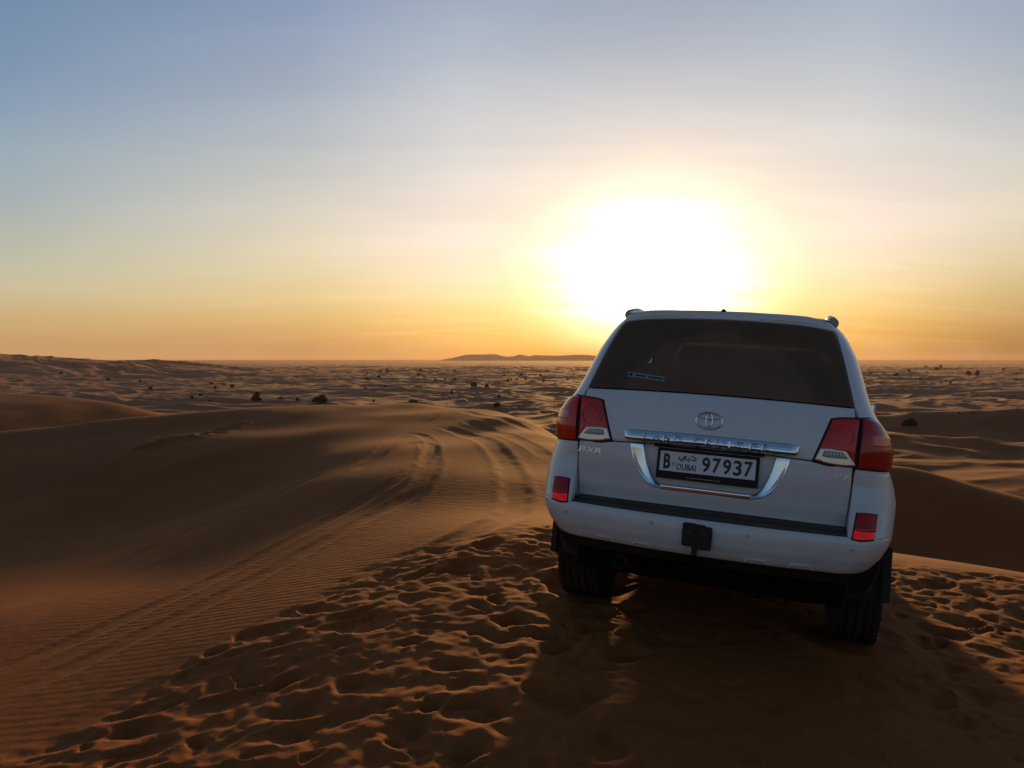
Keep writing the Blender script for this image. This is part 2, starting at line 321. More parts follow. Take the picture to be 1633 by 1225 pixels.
def newmat(name):
    m = bpy.data.materials.new(name); m.use_nodes = True; nt = m.node_tree
    b = nt.nodes.get('Principled BSDF'); return m, nt, b
def nd(nt, t, **kw):
    n = nt.nodes.new(t)
    for k, v in kw.items():
        if k in n.inputs: n.inputs[k].default_value = v
        else: setattr(n, k, v)
    return n
def sand_material():
    m, nt, b = newmat('sand'); L = nt.links.new
    tc = nd(nt, 'ShaderNodeNewGeometry')
    def noise(scale, det=4, rough=.55, dist=0):
        n = nd(nt, 'ShaderNodeTexNoise', Scale=scale, Detail=det, Roughness=rough, Distortion=dist); L(tc.outputs['Position'], n.inputs['Vector']); return n.outputs[0]
    def ramp(f, stops):
        n = nd(nt, 'ShaderNodeValToRGB'); L(f, n.inputs[0]); r = n.color_ramp
        while len(r.elements) < len(stops): r.elements.new(.5)
        for e, (p, c) in zip(r.elements, stops): e.position = p; e.color = (*c, 1)
        return n.outputs[0]
    def mix(f, a, c, bt='MIX'):
        n = nd(nt, 'ShaderNodeMix', data_type='RGBA', blend_type=bt)
        for i, v in ((0, f), (6, a), (7, c)):
            if isinstance(v, float): n.inputs[i].default_value = v
            elif isinstance(v, tuple): n.inputs[i].default_value = (*v, 1)
            else: L(v, n.inputs[i])
        return n.outputs[2]
    # red dune sand, with paler coarse sand in streaks and far plains
    c1 = ramp(noise(.35, 5, .6, .4), [(.3, SAND_A), (.7, SAND_B)])
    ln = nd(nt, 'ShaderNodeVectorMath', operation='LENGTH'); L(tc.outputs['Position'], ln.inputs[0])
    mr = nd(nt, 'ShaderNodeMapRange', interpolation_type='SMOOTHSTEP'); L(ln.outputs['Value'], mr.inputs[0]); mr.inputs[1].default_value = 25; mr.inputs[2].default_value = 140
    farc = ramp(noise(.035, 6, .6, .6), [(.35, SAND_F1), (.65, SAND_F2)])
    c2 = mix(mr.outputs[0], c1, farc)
    gr = ramp(noise(160, 2, .7), [(.3, (.78, .78, .78)), (.7, (1.16, 1.16, 1.16))])
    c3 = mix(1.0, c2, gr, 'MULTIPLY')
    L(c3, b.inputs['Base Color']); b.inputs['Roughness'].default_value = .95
    b.inputs['Specular IOR Level'].default_value = .12
    # wind ripples
    at = nd(nt, 'ShaderNodeAttribute', attribute_name='ripple')
    mp = nd(nt, 'ShaderNodeMapping'); L(tc.outputs['Position'], mp.inputs[0]); mp.inputs['Rotation'].default_value = (0, 0, radians(12))
    wv = nd(nt, 'ShaderNodeTexWave', bands_direction='Y', wave_profile='SIN'); L(mp.outputs[0], wv.inputs['Vector'])
    wv.inputs['Scale'].default_value = 2*pi/(20*.088); wv.inputs['Distortion'].default_value = 3.5; wv.inputs['Detail'].default_value = 2; wv.inputs['Detail Scale'].default_value = .35
    rm = nd(nt, 'ShaderNodeMath', operation='MULTIPLY'); L(wv.outputs['Fac'], rm.inputs[0]); L(at.outputs['Fac'], rm.inputs[1])
    b1 = nd(nt, 'ShaderNodeBump', Strength=1.0, Distance=.0015); L(rm.outputs[0], b1.inputs['Height'])
    b2 = nd(nt, 'ShaderNodeBump', Strength=.5, Distance=.0012); L(noise(90, 3, .7), b2.inputs['Height']); L(b1.outputs[0], b2.inputs['Normal'])
    b3 = nd(nt, 'ShaderNodeBump', Strength=.6, Distance=.01); L(noise(9, 4, .55), b3.inputs['Height']); L(b2.outputs[0], b3.inputs['Normal'])
    L(b3.outputs[0], b.inputs['Normal'])
    return m
SAND_A = (.215, .066, .016); SAND_B = (.28, .092, .023)
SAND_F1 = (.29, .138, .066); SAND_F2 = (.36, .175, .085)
ground = build_ground()
ground.data.materials.append(sand_material())

# ---------------------------------------------------------------- far hills on the horizon
def build_hills():
    Yc = 5000.; tau = radians(0)
    # skyline of the table hills: bearing offset in metres at that distance -> height over the plain
    F_ = 1230.
    sk = [(700, 0), (712, 3), (722, 4.2), (733, 7.0), (744, 9.6), (765, 9.8), (790, 10.0), (798, 8.2), (808, 6.2), (818, 6.6), (828, 9.6), (834, 8.8), (844, 6.6), (854, 8.8), (880, 8.0), (905, 8.6), (930, 9.4), (950, 8.0), (990, 6.5), (1040, 5.0), (1090, 3.2), (1150, 0)]
    xs = [(p-816.5)/F_*Yc for p, h in sk]; hs = [h/F_*Yc for p, h in sk]
    X, Y = np.meshgrid(np.linspace(-520, 1400, 400), np.linspace(Yc-350, Yc+500, 60), indexing='ij')
    cross = np.exp(-np.abs((Y-Yc)/np.where(Y < Yc, 150., 260.))**2.2)
    H = np.interp(X+7*perlin(Y/90, X/60, 3), xs, hs)*cross*(1+.05*perlin(X/26, Y/30, 5))+1.2*perlin(X/60, Y/60, 6)*cross
    Z = far_base(X, Y)-1.0+H
    mb = MB0(); mb_grid = [[(X[i, j], Y[i, j], Z[i, j]) for j in range(60)] for i in range(400)]
    vs = [q for r in mb_grid for q in r]; fs = [(i*60+j, (i+1)*60+j, (i+1)*60+j+1, i*60+j+1) for i in range(399) for j in range(59)]
    me = bpy.data.meshes.new('distant_hills'); me.from_pydata(vs, [], fs); me.polygons.foreach_set('use_smooth', [True]*len(fs))
    m, nt, b = newmat('rocky_hill'); n = nd(nt, 'ShaderNodeTexNoise', Scale=.02, Detail=5); r = nd(nt, 'ShaderNodeValToRGB'); g = nd(nt, 'ShaderNodeNewGeometry')
    nt.links.new(g.outputs['Position'], n.inputs['Vector']); nt.links.new(n.outputs[0], r.inputs[0])
    r.color_ramp.elements[0].color = (.13, .085, .055, 1); r.color_ramp.elements[1].color = (.22, .14, .09, 1); nt.links.new(r.outputs[0], b.inputs['Base Color']); b.inputs['Roughness'].default_value = 1
    me.materials.append(m); o = bpy.data.objects.new('distant_hills', me); COL.objects.link(o); o['kind'] = 'structure'
def MB0(): return None
build_hills()

# ---------------------------------------------------------------- desert shrubs
def shrub_mats():
    m, nt, b = newmat('shrub_leaves'); g = nd(nt, 'ShaderNodeTexCoord'); n = nd(nt, 'ShaderNodeTexNoise', Scale=3, Detail=3); r = nd(nt, 'ShaderNodeValToRGB')
    nt.links.new(g.outputs['Object'], n.inputs['Vector']); nt.links.new(n.outputs[0], r.inputs[0]); r.color_ramp.elements[0].color = (.030, .034, .018, 1); r.color_ramp.elements[1].color = (.075, .075, .038, 1)
    nt.links.new(r.outputs[0], b.inputs['Base Color']); b.inputs['Roughness'].default_value = .9
    m2, nt, b = newmat('shrub_wood'); b.inputs['Base Color'].default_value = (.06, .045, .03, 1); b.inputs['Roughness'].default_value = .9
    return m, m2
SHL, SHW = shrub_mats()
def make_shrub(seed, lobes, nleaf):
    rnd = random.Random(seed)
    root = bpy.data.objects.new('desert_shrub', None); COL.objects.link(root)
    vs = []; fs = []; bv = []; bf = []
    for lx, ly, lz, lr in lobes:
        # a bent stem into each lobe
        pts = [Vector((lx*.12, ly*.12, -.15)), Vector((lx*.4, ly*.4, lz*.45)), Vector((lx*.9, ly*.9, lz*.95))]
        for i in range(2):
            a, b = pts[i], pts[i+1]; t = (b-a).normalized(); u = t.orthogonal().normalized(); w = t.cross(u); k = len(bv)
            for p, r in ((a, .05-.018*i), (b, .032-.018*i)):
                for q in range(5): bv.append(p+u*cos(q*1.2566)*r+w*sin(q*1.2566)*r)
            for q in range(5): bf.append((k+q, k+(q+1) % 5, k+5+(q+1) % 5, k+5+q))
        for _ in range(int(nleaf*lr*lr*4)):
            d = Vector((rnd.gauss(0, 1), rnd.gauss(0, 1), rnd.gauss(0, .8))).normalized()*lr*(rnd.random()**.45)*rnd.uniform(.75, 1.15)
            c = Vector((lx, ly, lz))+d
            if c.z < .02: continue
            s_ = rnd.uniform(.05, .10); n = Vector((rnd.gauss(0, 1), rnd.gauss(0, 1), rnd.gauss(0, 1))).normalized(); u = n.orthogonal().normalized()*s_; w = n.cross(u).normalized()*s_*.55
            k = len(vs); vs += [c-u, c+w, c+u, c-w]; fs.append((k, k+1, k+2, k+3))
    me = bpy.data.meshes.new('crown'); me.from_pydata([tuple(v) for v in vs], [], fs); me.materials.append(SHL)
    c = bpy.data.objects.new('crown', me); COL.objects.link(c); c.parent = root
    me = bpy.data.meshes.new('branches'); me.from_pydata([tuple(v) for v in bv], [], bf); me.materials.append(SHW)
    w = bpy.data.objects.new('branches', me); COL.objects.link(w); w.parent = root
    return root
PROTO = [make_shrub(1, [(-.45, 0, .55, .5), (.3, .1, .75, .6), (.75, -.1, .42, .42), (-.9, .1, .3, .34), (0, -.2, .45, .5)], 700),
         make_shrub(2, [(0, 0, .8, .55), (.2, .1, 1.2, .42), (-.4, 0, .5, .4), (.5, 0, .45, .38)], 700),
         make_shrub(3, [(-.3, 0, .45, .45), (.35, 0, .5, .5), (0, .1, .62, .45)], 700),
         make_shrub(4, [(-.8, 0, .35, .4), (-.2, .1, .5, .45), (.45, 0, .4, .45), (.95, .1, .3, .3)], 600)]
used_p = set()
def ground_at(px, py, lo=30, hi=2400):
    """where the sight line of a measured bearing and dip first meets the sand (returns a world point)"""
    a = radians(1.84); dx = (px-816.5)/1230; u = (612.5-py)/1230
    d = np.array([dx, cos(a)+u*sin(a), -sin(a)+u*cos(a)]); Yv = np.geomspace(lo, hi, 1500); s_ = Yv/d[1]
    X = d[0]*s_; Z = EYE+d[2]*s_; H = base(X, Yv); k = int(np.argmax(H > Z))
    return (float(X[k]), float(Yv[k]), float(H[k])) if H[k] > Z[k] else None
def put_shrub(k, px, py, wpx, label, group=None):
    g = ground_at(px, py)
    if g is None: return
    r = PROTO[k]
    if k in used_p:
        r2 = r.copy(); COL.objects.link(r2)
        for ch in [c for c in bpy.data.objects if c.parent == r]:
            c2 = ch.copy(); COL.objects.link(c2); c2.parent = r2
        r = r2
    used_p.add(k)
    wid = (2.3, 1.7, 1.6, 2.6)[k]; sc = wpx/1230*g[1]/wid
    r.location = (g[0], g[1], g[2]-.05*sc); r.scale = (sc, sc, sc); r.rotation_euler = (0, 0, (px*1.7) % 6.28 if wpx < 12 else 0)
    r['label'] = label; r['category'] = 'shrub'
    if group: r['group'] = group
    elif 'group' in r: del r['group']
    if not group: r['group'] = 'shrubs scattered over the dunes'
for a in [
 (0, 510, 643, 25, 'dark spreading shrub with two crowns, standing just past the left end of the wheel-marked crest'),
 (1, 408, 641, 18, 'dark round shrub just past the shaded crest, left of the two-crowned one'),
 (3, 659, 643, 17, 'low broad shrub right behind the rounded top of the near dune'),
 (2, 792, 650, 12, 'small shrub between the near dune top and the vehicle, beyond the crest'),
 (0, 1450, 680, 24, 'dark bushy shrub on a dune shoulder right beside the vehicle, largest on that side'),
 (3, 448, 637, 12, 'little flat shrub between the round one and the two-crowned one beyond the crest'),
 (2, 306, 636, 8, 'tiny shrub in the hollow below the far left dune belt')]: put_shrub(*a)
SMALL = [(338, 613, 6), (357, 614, 7), (370, 618, 8), (343, 621, 7), (172, 606, 7), (118, 584, 6), (98, 597, 6), (224, 610, 5), (240, 621, 8), (336, 640, 6), (320, 632, 6),
 (475, 640, 7), (586, 606, 7), (585, 597, 6), (607, 594, 6), (618, 595, 7), (604, 602, 6), (614, 617, 9), (667, 598, 5), (671, 592, 5), (676, 602, 5), (695, 608, 9), (710, 607, 5), (725, 594, 5), (726, 606, 6), (733, 602, 5), (755, 617, 12), (776, 619, 8), (740, 640, 5), (781, 609, 5), (804, 600, 5), (810, 610, 6), (831, 600, 6), (815, 606, 6), (838, 606, 5), (862, 600, 5), (867, 608, 7), (845, 604, 5), (583, 622, 5), (720, 628, 6), (796, 634, 7), (880, 603, 5), (905, 606, 5), (915, 599, 4), (596, 641, 7),
 (1476, 586, 8), (1494, 591, 9), (1500, 587, 6), (1429, 600, 9), (1388, 597, 7), (1545, 598, 11), (1558, 599, 9), (1467, 605, 6), (1408, 595, 6), (1530, 660, 5), (1553, 661, 4), (1601, 590, 6), (1580, 601, 6), (1450, 593, 6), (1516, 612, 5), (1404, 612, 5), (1620, 606, 6)]
for i, (px, py, w_) in enumerate(SMALL):
    reg = 0 if px < 400 else 1 if px < 700 else 2 if px < 1000 else 3
    put_shrub((i*7) % 4, px, py, w_, ('tiny dark shrub among those on the far left dune belt', 'tiny dark shrub on the plain left of the distant flat-topped hills', 'tiny dark shrub on the plain below the distant flat-topped hills', 'tiny dark shrub on the far dunes to the right of the vehicle')[reg],
              ('tiny shrubs on the left dune belt', 'tiny shrubs left of the distant hills', 'tiny shrubs below the distant hills', 'tiny shrubs right of the vehicle')[reg])
# the single pale speck far off on the left: a lone white hut
g = ground_at(321, 580, 300, 4000) or (-480., 1200., -8.)
def hut():
    r = bpy.data.objects.new('desert_hut', None); COL.objects.link(r); r.location = g; r['label'] = 'tiny white hut far off on the plain, alone at the foot of the haze'; r['category'] = 'hut'
    s_ = g[1]/1230*1.6
    def bx(nm, c, d, col):
        bm = bmesh.new(); bmesh.ops.create_cube(bm, size=1)
        for v in bm.verts: v.co = Vector((v.co.x*d[0]+c[0], v.co.y*d[1]+c[1], v.co.z*d[2]+c[2]))*s_
        me = bpy.data.meshes.new(nm); bm.to_mesh(me); bm.free(); m, nt, b = newmat(nm); b.inputs['Base Color'].default_value = (*col, 1); b.inputs['Roughness'].default_value = .7; me.materials.append(m)
        o = bpy.data.objects.new(nm, me); COL.objects.link(o); o.parent = r
    bx('wall', (0, 0, .5), (1.3, 1, 1.0), (.85, .84, .82)); bx('roof', (0, 0, 1.04), (1.4, 1.1, .1), (.8, .8, .8)); bx('door', (.1, -.503, .35), (.25, .02, .7), (.1, .08, .06))
hut()

# ================================================================ vehicle
CAR = Matrix(((0.93468333, 0.34683953, 0.07790642, 1.00586988), (-0.35002514, 0.93621367, 0.03140638, 4.23699513), (-0.06204408, -0.05662423, 0.99646587, -1.55076637+EYE), (0, 0, 0, 1)))

class MB:
    def __init__(s): s.v = []; s.f = []
    def add(s, vs, fs):
        o = len(s.v); s.v += [tuple(p) for p in vs]; s.f += [tuple(i+o for i in f) for f in fs]; return s
    def box(s, c, d, bev=0.0, rot=None):
        bm = bmesh.new(); bmesh.ops.create_cube(bm, size=1)
        for v in bm.verts: v.co = Vector((v.co.x*d[0], v.co.y*d[1], v.co.z*d[2]))
        if bev: bmesh.ops.bevel(bm, geom=list(bm.edges), offset=bev, segments=3, affect='EDGES', profile=.6)
        if rot: bmesh.ops.transform(bm, matrix=rot, verts=bm.verts)
        bm.verts.index_update(); s.add([v.co+Vector(c) for v in bm.verts], [[v.index for v in f.verts] for f in bm.faces]); bm.free(); return s
    def tube(s, pts, r, n=10, cap=True, sc=None):
        P = [Vector(p) for p in pts]; k = len(P); vs = []; fs = []
        rs = r if isinstance(r, (list, tuple)) else [r]*k
        up = None
        for i, p in enumerate(P):
            t = (P[min(i+1, k-1)]-P[max(i-1, 0)]).normalized()
            if up is None: up = Vector((0, 0, 1)) if abs(t.z) < .9 else Vector((0, 1, 0))
            a = t.cross(up).normalized(); b = a.cross(t).normalized(); up = b
            for j in range(n):
                q = 2*pi*j/n; vs.append(p+a*cos(q)*rs[i]*(sc[0] if sc else 1)+b*sin(q)*rs[i]*(sc[1] if sc else 1))
        for i in range(k-1):
            for j in range(n): fs.append((i*n+j, i*n+(j+1)%n, (i+1)*n+(j+1)%n, (i+1)*n+j))
        if cap: fs += [tuple(range(n))[::-1], tuple(range((k-1)*n, k*n))]
        return s.add(vs, fs)
    def ring(s, pts, r, n=8):
        P = [Vector(p) for p in pts]; k = len(P); vs = []; fs = []
        for i, p in enumerate(P):
            t = (P[(i+1) % k]-P[i-1]).normalized(); up = Vector((0, -1, .1)); a = t.cross(up).normalized(); b = a.cross(t)
            for j in range(n):
                q = 2*pi*j/n; vs.append(p+a*cos(q)*r+b*sin(q)*r*.8)
        for i in range(k):
            for j in range(n): fs.append((i*n+j, i*n+(j+1)%n, ((i+1)%k)*n+(j+1)%n, ((i+1)%k)*n+j))
        return s.add(vs, fs)
    def lathe(s, prof, c, n=48):   # profile (radius, x) turned about the X axis through c
        vs = []; fs = []; k = len(prof)
        for i in range(n):
            q = 2*pi*i/n
            for r, x in prof: vs.append((c[0]+x, c[1]+r*cos(q), c[2]+r*sin(q)))
        for i in range(n):
            for j in range(k-1): fs.append((i*k+j, i*k+j+1, ((i+1)%n)*k+j+1, ((i+1)%n)*k+j))
        return s.add(vs, fs)
    def grid(s, P, flip=False):    # P[i][j] points
        n = len(P); m = len(P[0]); fs = []
        for i in range(n-1):
            for j in range(m-1):
                f = (i*m+j, i*m+j+1, (i+1)*m+j+1, (i+1)*m+j); fs.append(f[::-1] if flip else f)
        return s.add([q for r in P for q in r], fs)
    def build(s, name, mat, parent=None, smooth=True, angle=35, recalc=True):
        me = bpy.data.meshes.new(name); me.from_pydata([tuple(v) for v in s.v], [], s.f)
        bm = bmesh.new(); bm.from_mesh(me); bmesh.ops.remove_doubles(bm, verts=bm.verts, dist=1e-5)
        if recalc: bmesh.ops.recalc_face_normals(bm, faces=bm.faces)
        bm.to_mesh(me); bm.free()
        me.polygons.foreach_set('use_smooth', [smooth]*len(me.polygons))
        if smooth and angle: me.set_sharp_from_angle(angle=radians(angle))
        me.materials.append(mat)
        o = bpy.data.objects.new(name, me); COL.objects.link(o)
        if parent: o.parent = parent
        return o

def pmat(name, col, rough=.5, metal=0., coat=0., spec=.5, dust=0., noise=0., **kw):
    m, nt, b = newmat(name); L = nt.links.new
    b.inputs['Base Color'].default_value = (*col, 1); b.inputs['Roughness'].default_value = rough; b.inputs['Metallic'].default_value = metal
    b.inputs['Coat Weight'].default_value = coat; b.inputs['Coat Roughness'].default_value = .08; b.inputs['Specular IOR Level'].default_value = spec
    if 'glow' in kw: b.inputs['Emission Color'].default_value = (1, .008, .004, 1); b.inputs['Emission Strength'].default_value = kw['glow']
    if dust or noise:
        tc = nd(nt, 'ShaderNodeTexCoord')
        n = nd(nt, 'ShaderNodeTexNoise', Scale=3.2, Detail=6, Roughness=.65); L(tc.outputs['Object'], n.inputs['Vector'])
        n2 = nd(nt, 'ShaderNodeTexNoise', Scale=60, Detail=3, Roughness=.7); L(tc.outputs['Object'], n2.inputs['Vector'])
        sp = nd(nt, 'ShaderNodeSeparateXYZ'); L(tc.outputs['Object'], sp.inputs[0])
        # road dust gathers low on the panels
        mr = nd(nt, 'ShaderNodeMapRange'); L(sp.outputs[2], mr.inputs[0]); mr.inputs[1].default_value = 1.15; mr.inputs[2].default_value = .35; mr.inputs[3].default_value = .12; mr.inputs[4].default_value = 1
        a = nd(nt, 'ShaderNodeMath', operation='MULTIPLY'); L(n.outputs[0], a.inputs[0]); L(mr.outputs[0], a.inputs[1])
        c = nd(nt, 'ShaderNodeMath', operation='MULTIPLY_ADD'); L(n2.outputs[0], c.inputs[0]); c.inputs[1].default_value = .25; L(a.outputs[0], c.inputs[2])
        f = nd(nt, 'ShaderNodeMath', operation='MULTIPLY', use_clamp=True); L(c.outputs[0], f.inputs[0]); f.inputs[1].default_value = dust
        mx = nd(nt, 'ShaderNodeMix', data_type='RGBA'); L(f.outputs[0], mx.inputs[0]); mx.inputs[6].default_value = (*col, 1); mx.inputs[7].default_value = (.34, .20, .11, 1)
        L(mx.outputs[2], b.inputs['Base Color'])
        rr = nd(nt, 'ShaderNodeMath', operation='MULTIPLY_ADD', use_clamp=True); L(f.outputs[0], rr.inputs[0]); rr.inputs[1].default_value = .5; rr.inputs[2].default_value = rough
        L(rr.outputs[0], b.inputs['Roughness'])
    return m
M = dict(
    paint=pmat('pearl_paint', (.68, .70, .70), .32, coat=.55, dust=.45),
    chrome=pmat('chrome', (.82, .82, .83), .06, 1.0, dust=.10),
    badge=pmat('badge_silver', (.85, .87, .9), .2, .9),
    letter_shade=pmat('painted_shade', (.10, .12, .18), .25, .9),  # dark tone for the shade painted round the bar letters
    black=pmat('black_plastic', (.014, .014, .015), .7, dust=.12, spec=.2),
    trim=pmat('step_rubber', (.014, .014, .015), .6, dust=.2),
    rubber=pmat('tyre_rubber', (.010, .0095, .009), .9, dust=.15, spec=.12),
    dark=pmat('underside', (.006, .0055, .0055), .95, spec=.08),
    steel=pmat('dull_steel', (.05, .047, .045), .6, .5, dust=.3),
    silver=pmat('silver_rail', (.42, .42, .44), .4, .3),
    plate=pmat('plate_white', (.72, .72, .70), .5, dust=.10),
    ink=pmat('plate_ink', (.012, .012, .012), .5),
    ink2=pmat('plate_faint_ink', (.22, .25, .30), .5),
    stick=pmat('sticker', (.20, .24, .23), .5),
    seat=pmat('seat_cloth', (.10, .085, .07), .85),
    lens=pmat('red_lens', (.66, .020, .007), .2, coat=.4, spec=.4, dust=.03),
    lens2=pmat('deep_red_lens', (.40, .012, .006), .2, coat=.4, spec=.4, dust=.03),
    amber=pmat('amber_lens', (.62, .075, .015), .18, coat=.8),
    refl=pmat('glowing_reflector', (.92, .022, .022), .35, coat=.2, glow=.15),  # added weak red glow; the reflector itself is no lamp
    clear=pmat('clear_lens', (.62, .64, .64), .12, .55, coat=.8),
    alloy=pmat('alloy', (.45, .45, .46), .3, .9, dust=.3),
)
def glass_mat():
    m, nt, b = newmat('tinted_glass'); L = nt.links.new; nt.nodes.remove(b); out = nt.nodes.get('Material Output')
    tr = nd(nt, 'ShaderNodeBsdfTransparent', Color=(.010, .008, .007, 1)); gl = nd(nt, 'ShaderNodeBsdfGlossy', Color=(.8, .72, .66, 1), Roughness=.04)
    df = nd(nt, 'ShaderNodeBsdfDiffuse', Color=(.44, .26, .15, 1))
    tc = nd(nt, 'ShaderNodeTexCoord'); n = nd(nt, 'ShaderNodeTexNoise', Scale=2.2, Detail=7, Roughness=.62, Distortion=.8); L(tc.outputs['Object'], n.inputs['Vector'])
    # warm diffuse film, stronger inside an arc about a point low on the glass
    sp = nd(nt, 'ShaderNodeSeparateXYZ'); L(tc.outputs['Object'], sp.inputs[0]); cb = nd(nt, 'ShaderNodeCombineXYZ')
    L(sp.outputs[0], cb.inputs[0]); sb = nd(nt, 'ShaderNodeMath', operation='SUBTRACT'); L(sp.outputs[2], sb.inputs[0]); sb.inputs[1].default_value = 1.30
    ml = nd(nt, 'ShaderNodeMath', operation='MULTIPLY'); L(sb.outputs[0], ml.inputs[0]); ml.inputs[1].default_value = 1.2; L(ml.outputs[0], cb.inputs[1])
    ln = nd(nt, 'ShaderNodeVectorMath', operation='LENGTH'); L(cb.outputs[0], ln.inputs[0])
    mr = nd(nt, 'ShaderNodeMapRange', interpolation_type='SMOOTHSTEP'); L(ln.outputs['Value'], mr.inputs[0]); mr.inputs[1].default_value = .50; mr.inputs[2].default_value = .53; mr.inputs[3].default_value = .31; mr.inputs[4].default_value = .24
    f = nd(nt, 'ShaderNodeMath', operation='MULTIPLY_ADD', use_clamp=True); L(n.outputs[0], f.inputs[0]); f.inputs[1].default_value = .34; f.inputs[2].default_value = -.15
    f2 = nd(nt, 'ShaderNodeMath', operation='ADD', use_clamp=True); L(f.outputs[0], f2.inputs[0]); L(mr.outputs[0], f2.inputs[1])
    fr = nd(nt, 'ShaderNodeFresnel', IOR=1.42); m1 = nd(nt, 'ShaderNodeMixShader'); L(f2.outputs[0], m1.inputs[0])
    L(tr.outputs[0], m1.inputs[1]); L(df.outputs[0], m1.inputs[2])
    m2 = nd(nt, 'ShaderNodeMixShader'); L(fr.outputs[0], m2.inputs[0]); L(m1.outputs[0], m2.inputs[1]); L(gl.outputs[0], m2.inputs[2]); L(m2.outputs[0], out.inputs[0])
    return m
M['glass'] = glass_mat()

# plan outline at height z: half width, rear centre, corner size in x and y, bow of the flat part
TB = dict(body=np.array([
 # z     W     Yc     cx   cy   bow
 [.40, .900, .02, .20, .28, .05], [.70, .975, .00, .20, .28, .05], [.83, .985, -.005, .20, .28, .05], [.95, .962, -.015, .19, .27, .05], [1.03, .938, -.02, .19, .26, .045],
 [1.12, .938, -.017, .19, .26, .045], [1.20, .922, -.005, .18, .25, .045], [1.26, .893, .005, .17, .24, .045], [1.29, .868, .012, .165, .24, .045], [1.34, .838, .035, .155, .22, .045],
 [1.42, .812, .085, .15, .22, .045], [1.52, .785, .15, .145, .22, .045], [1.62, .755, .22, .14, .22, .045], [1.72, .712, .295, .135, .22, .045], [1.78, .675, .335, .125, .22, .045], [1.82, .638, .37, .11, .22, .045], [1.845, .60, .42, .10, .2, .045]]),
 bump=np.array([
 [.44, .80, -.05, .20, .26, .06], [.47, .845, -.115, .20, .28, .075], [.50, .880, -.15, .20, .29, .085], [.56, .925, -.180, .20, .30, .09], [.62, .953, -.19, .20, .30, .09], [.66, .966, -.187, .20, .30, .09],
 [.683, .972, -.175, .20, .30, .088], [.70, .975, -.155, .20, .30, .083], [.75, .980, -.115, .20, .29, .075], [.80, .986, -.07, .20, .285, .065], [.85, .988, -.035, .20, .28, .055], [.93, .972, -.015, .195, .27, .05], [1.02, .940, -.02, .19, .26, .045]]))
def _row(z, k):
    T = TB[k]; return [float(np.interp(z, T[:, 0], T[:, i])) for i in range(1, 6)]
_QT = np.linspace(0, pi/2, 40)
def S(s_, z, k='body'):
    Wd, Yc, cx, cy, bw = _row(z, k); sg = 1 if s_ >= 0 else -1; s_ = abs(s_)
    xc = Wd-cx
    if s_ <= xc: x = s_; y = Yc+bw*(s_/xc)**2
    else:
        X = cx*np.sin(_QT); Y = cy*(1-np.cos(_QT)); L = np.concatenate([[0], np.cumsum(np.hypot(np.diff(X), np.diff(Y)))])
        t = s_-xc
        if t < L[-1]: x = xc+float(np.interp(t, L, X)); y = Yc+bw+float(np.interp(t, L, Y))
        else: x = Wd; y = Yc+bw+cy+(t-L[-1])
    return Vector((sg*x, y, z))
def send(y, z, k='body'):
    """arc position where the flank reaches depth y"""
    Wd, Yc, cx, cy, bw = _row(z, k); X = cx*np.sin(_QT); Y = cy*(1-np.cos(_QT))
    return Wd-cx+float(np.sum(np.hypot(np.diff(X), np.diff(Y))))+(y-(Yc+bw+cy))
def Nrm(s_, z, k='body'):
    e = .004; a = S(s_+e, z, k)-S(s_-e, z, k); b = S(s_, z+e, k)-S(s_, z-e, k); n = a.cross(b).normalized()
    return n if n.dot(Vector((S(s_, z, k).x*.6, -1, 0))) > 0 else -n
def So(s_, z, off, k='body'): return S(s_, z, k)+Nrm(s_, z, k)*off
def curve(pts, n, smooth=True):
    P = smooth_poly(pts, 8) if smooth and len(pts) > 2 else list(pts)
    P = np.array(P, float); L = np.concatenate([[0], np.cumsum(np.hypot(*np.diff(P, axis=0).T))]); t = np.linspace(0, L[-1], n)
    return np.stack([np.interp(t, L, P[:, 0]), np.interp(t, L, P[:, 1])], 1)
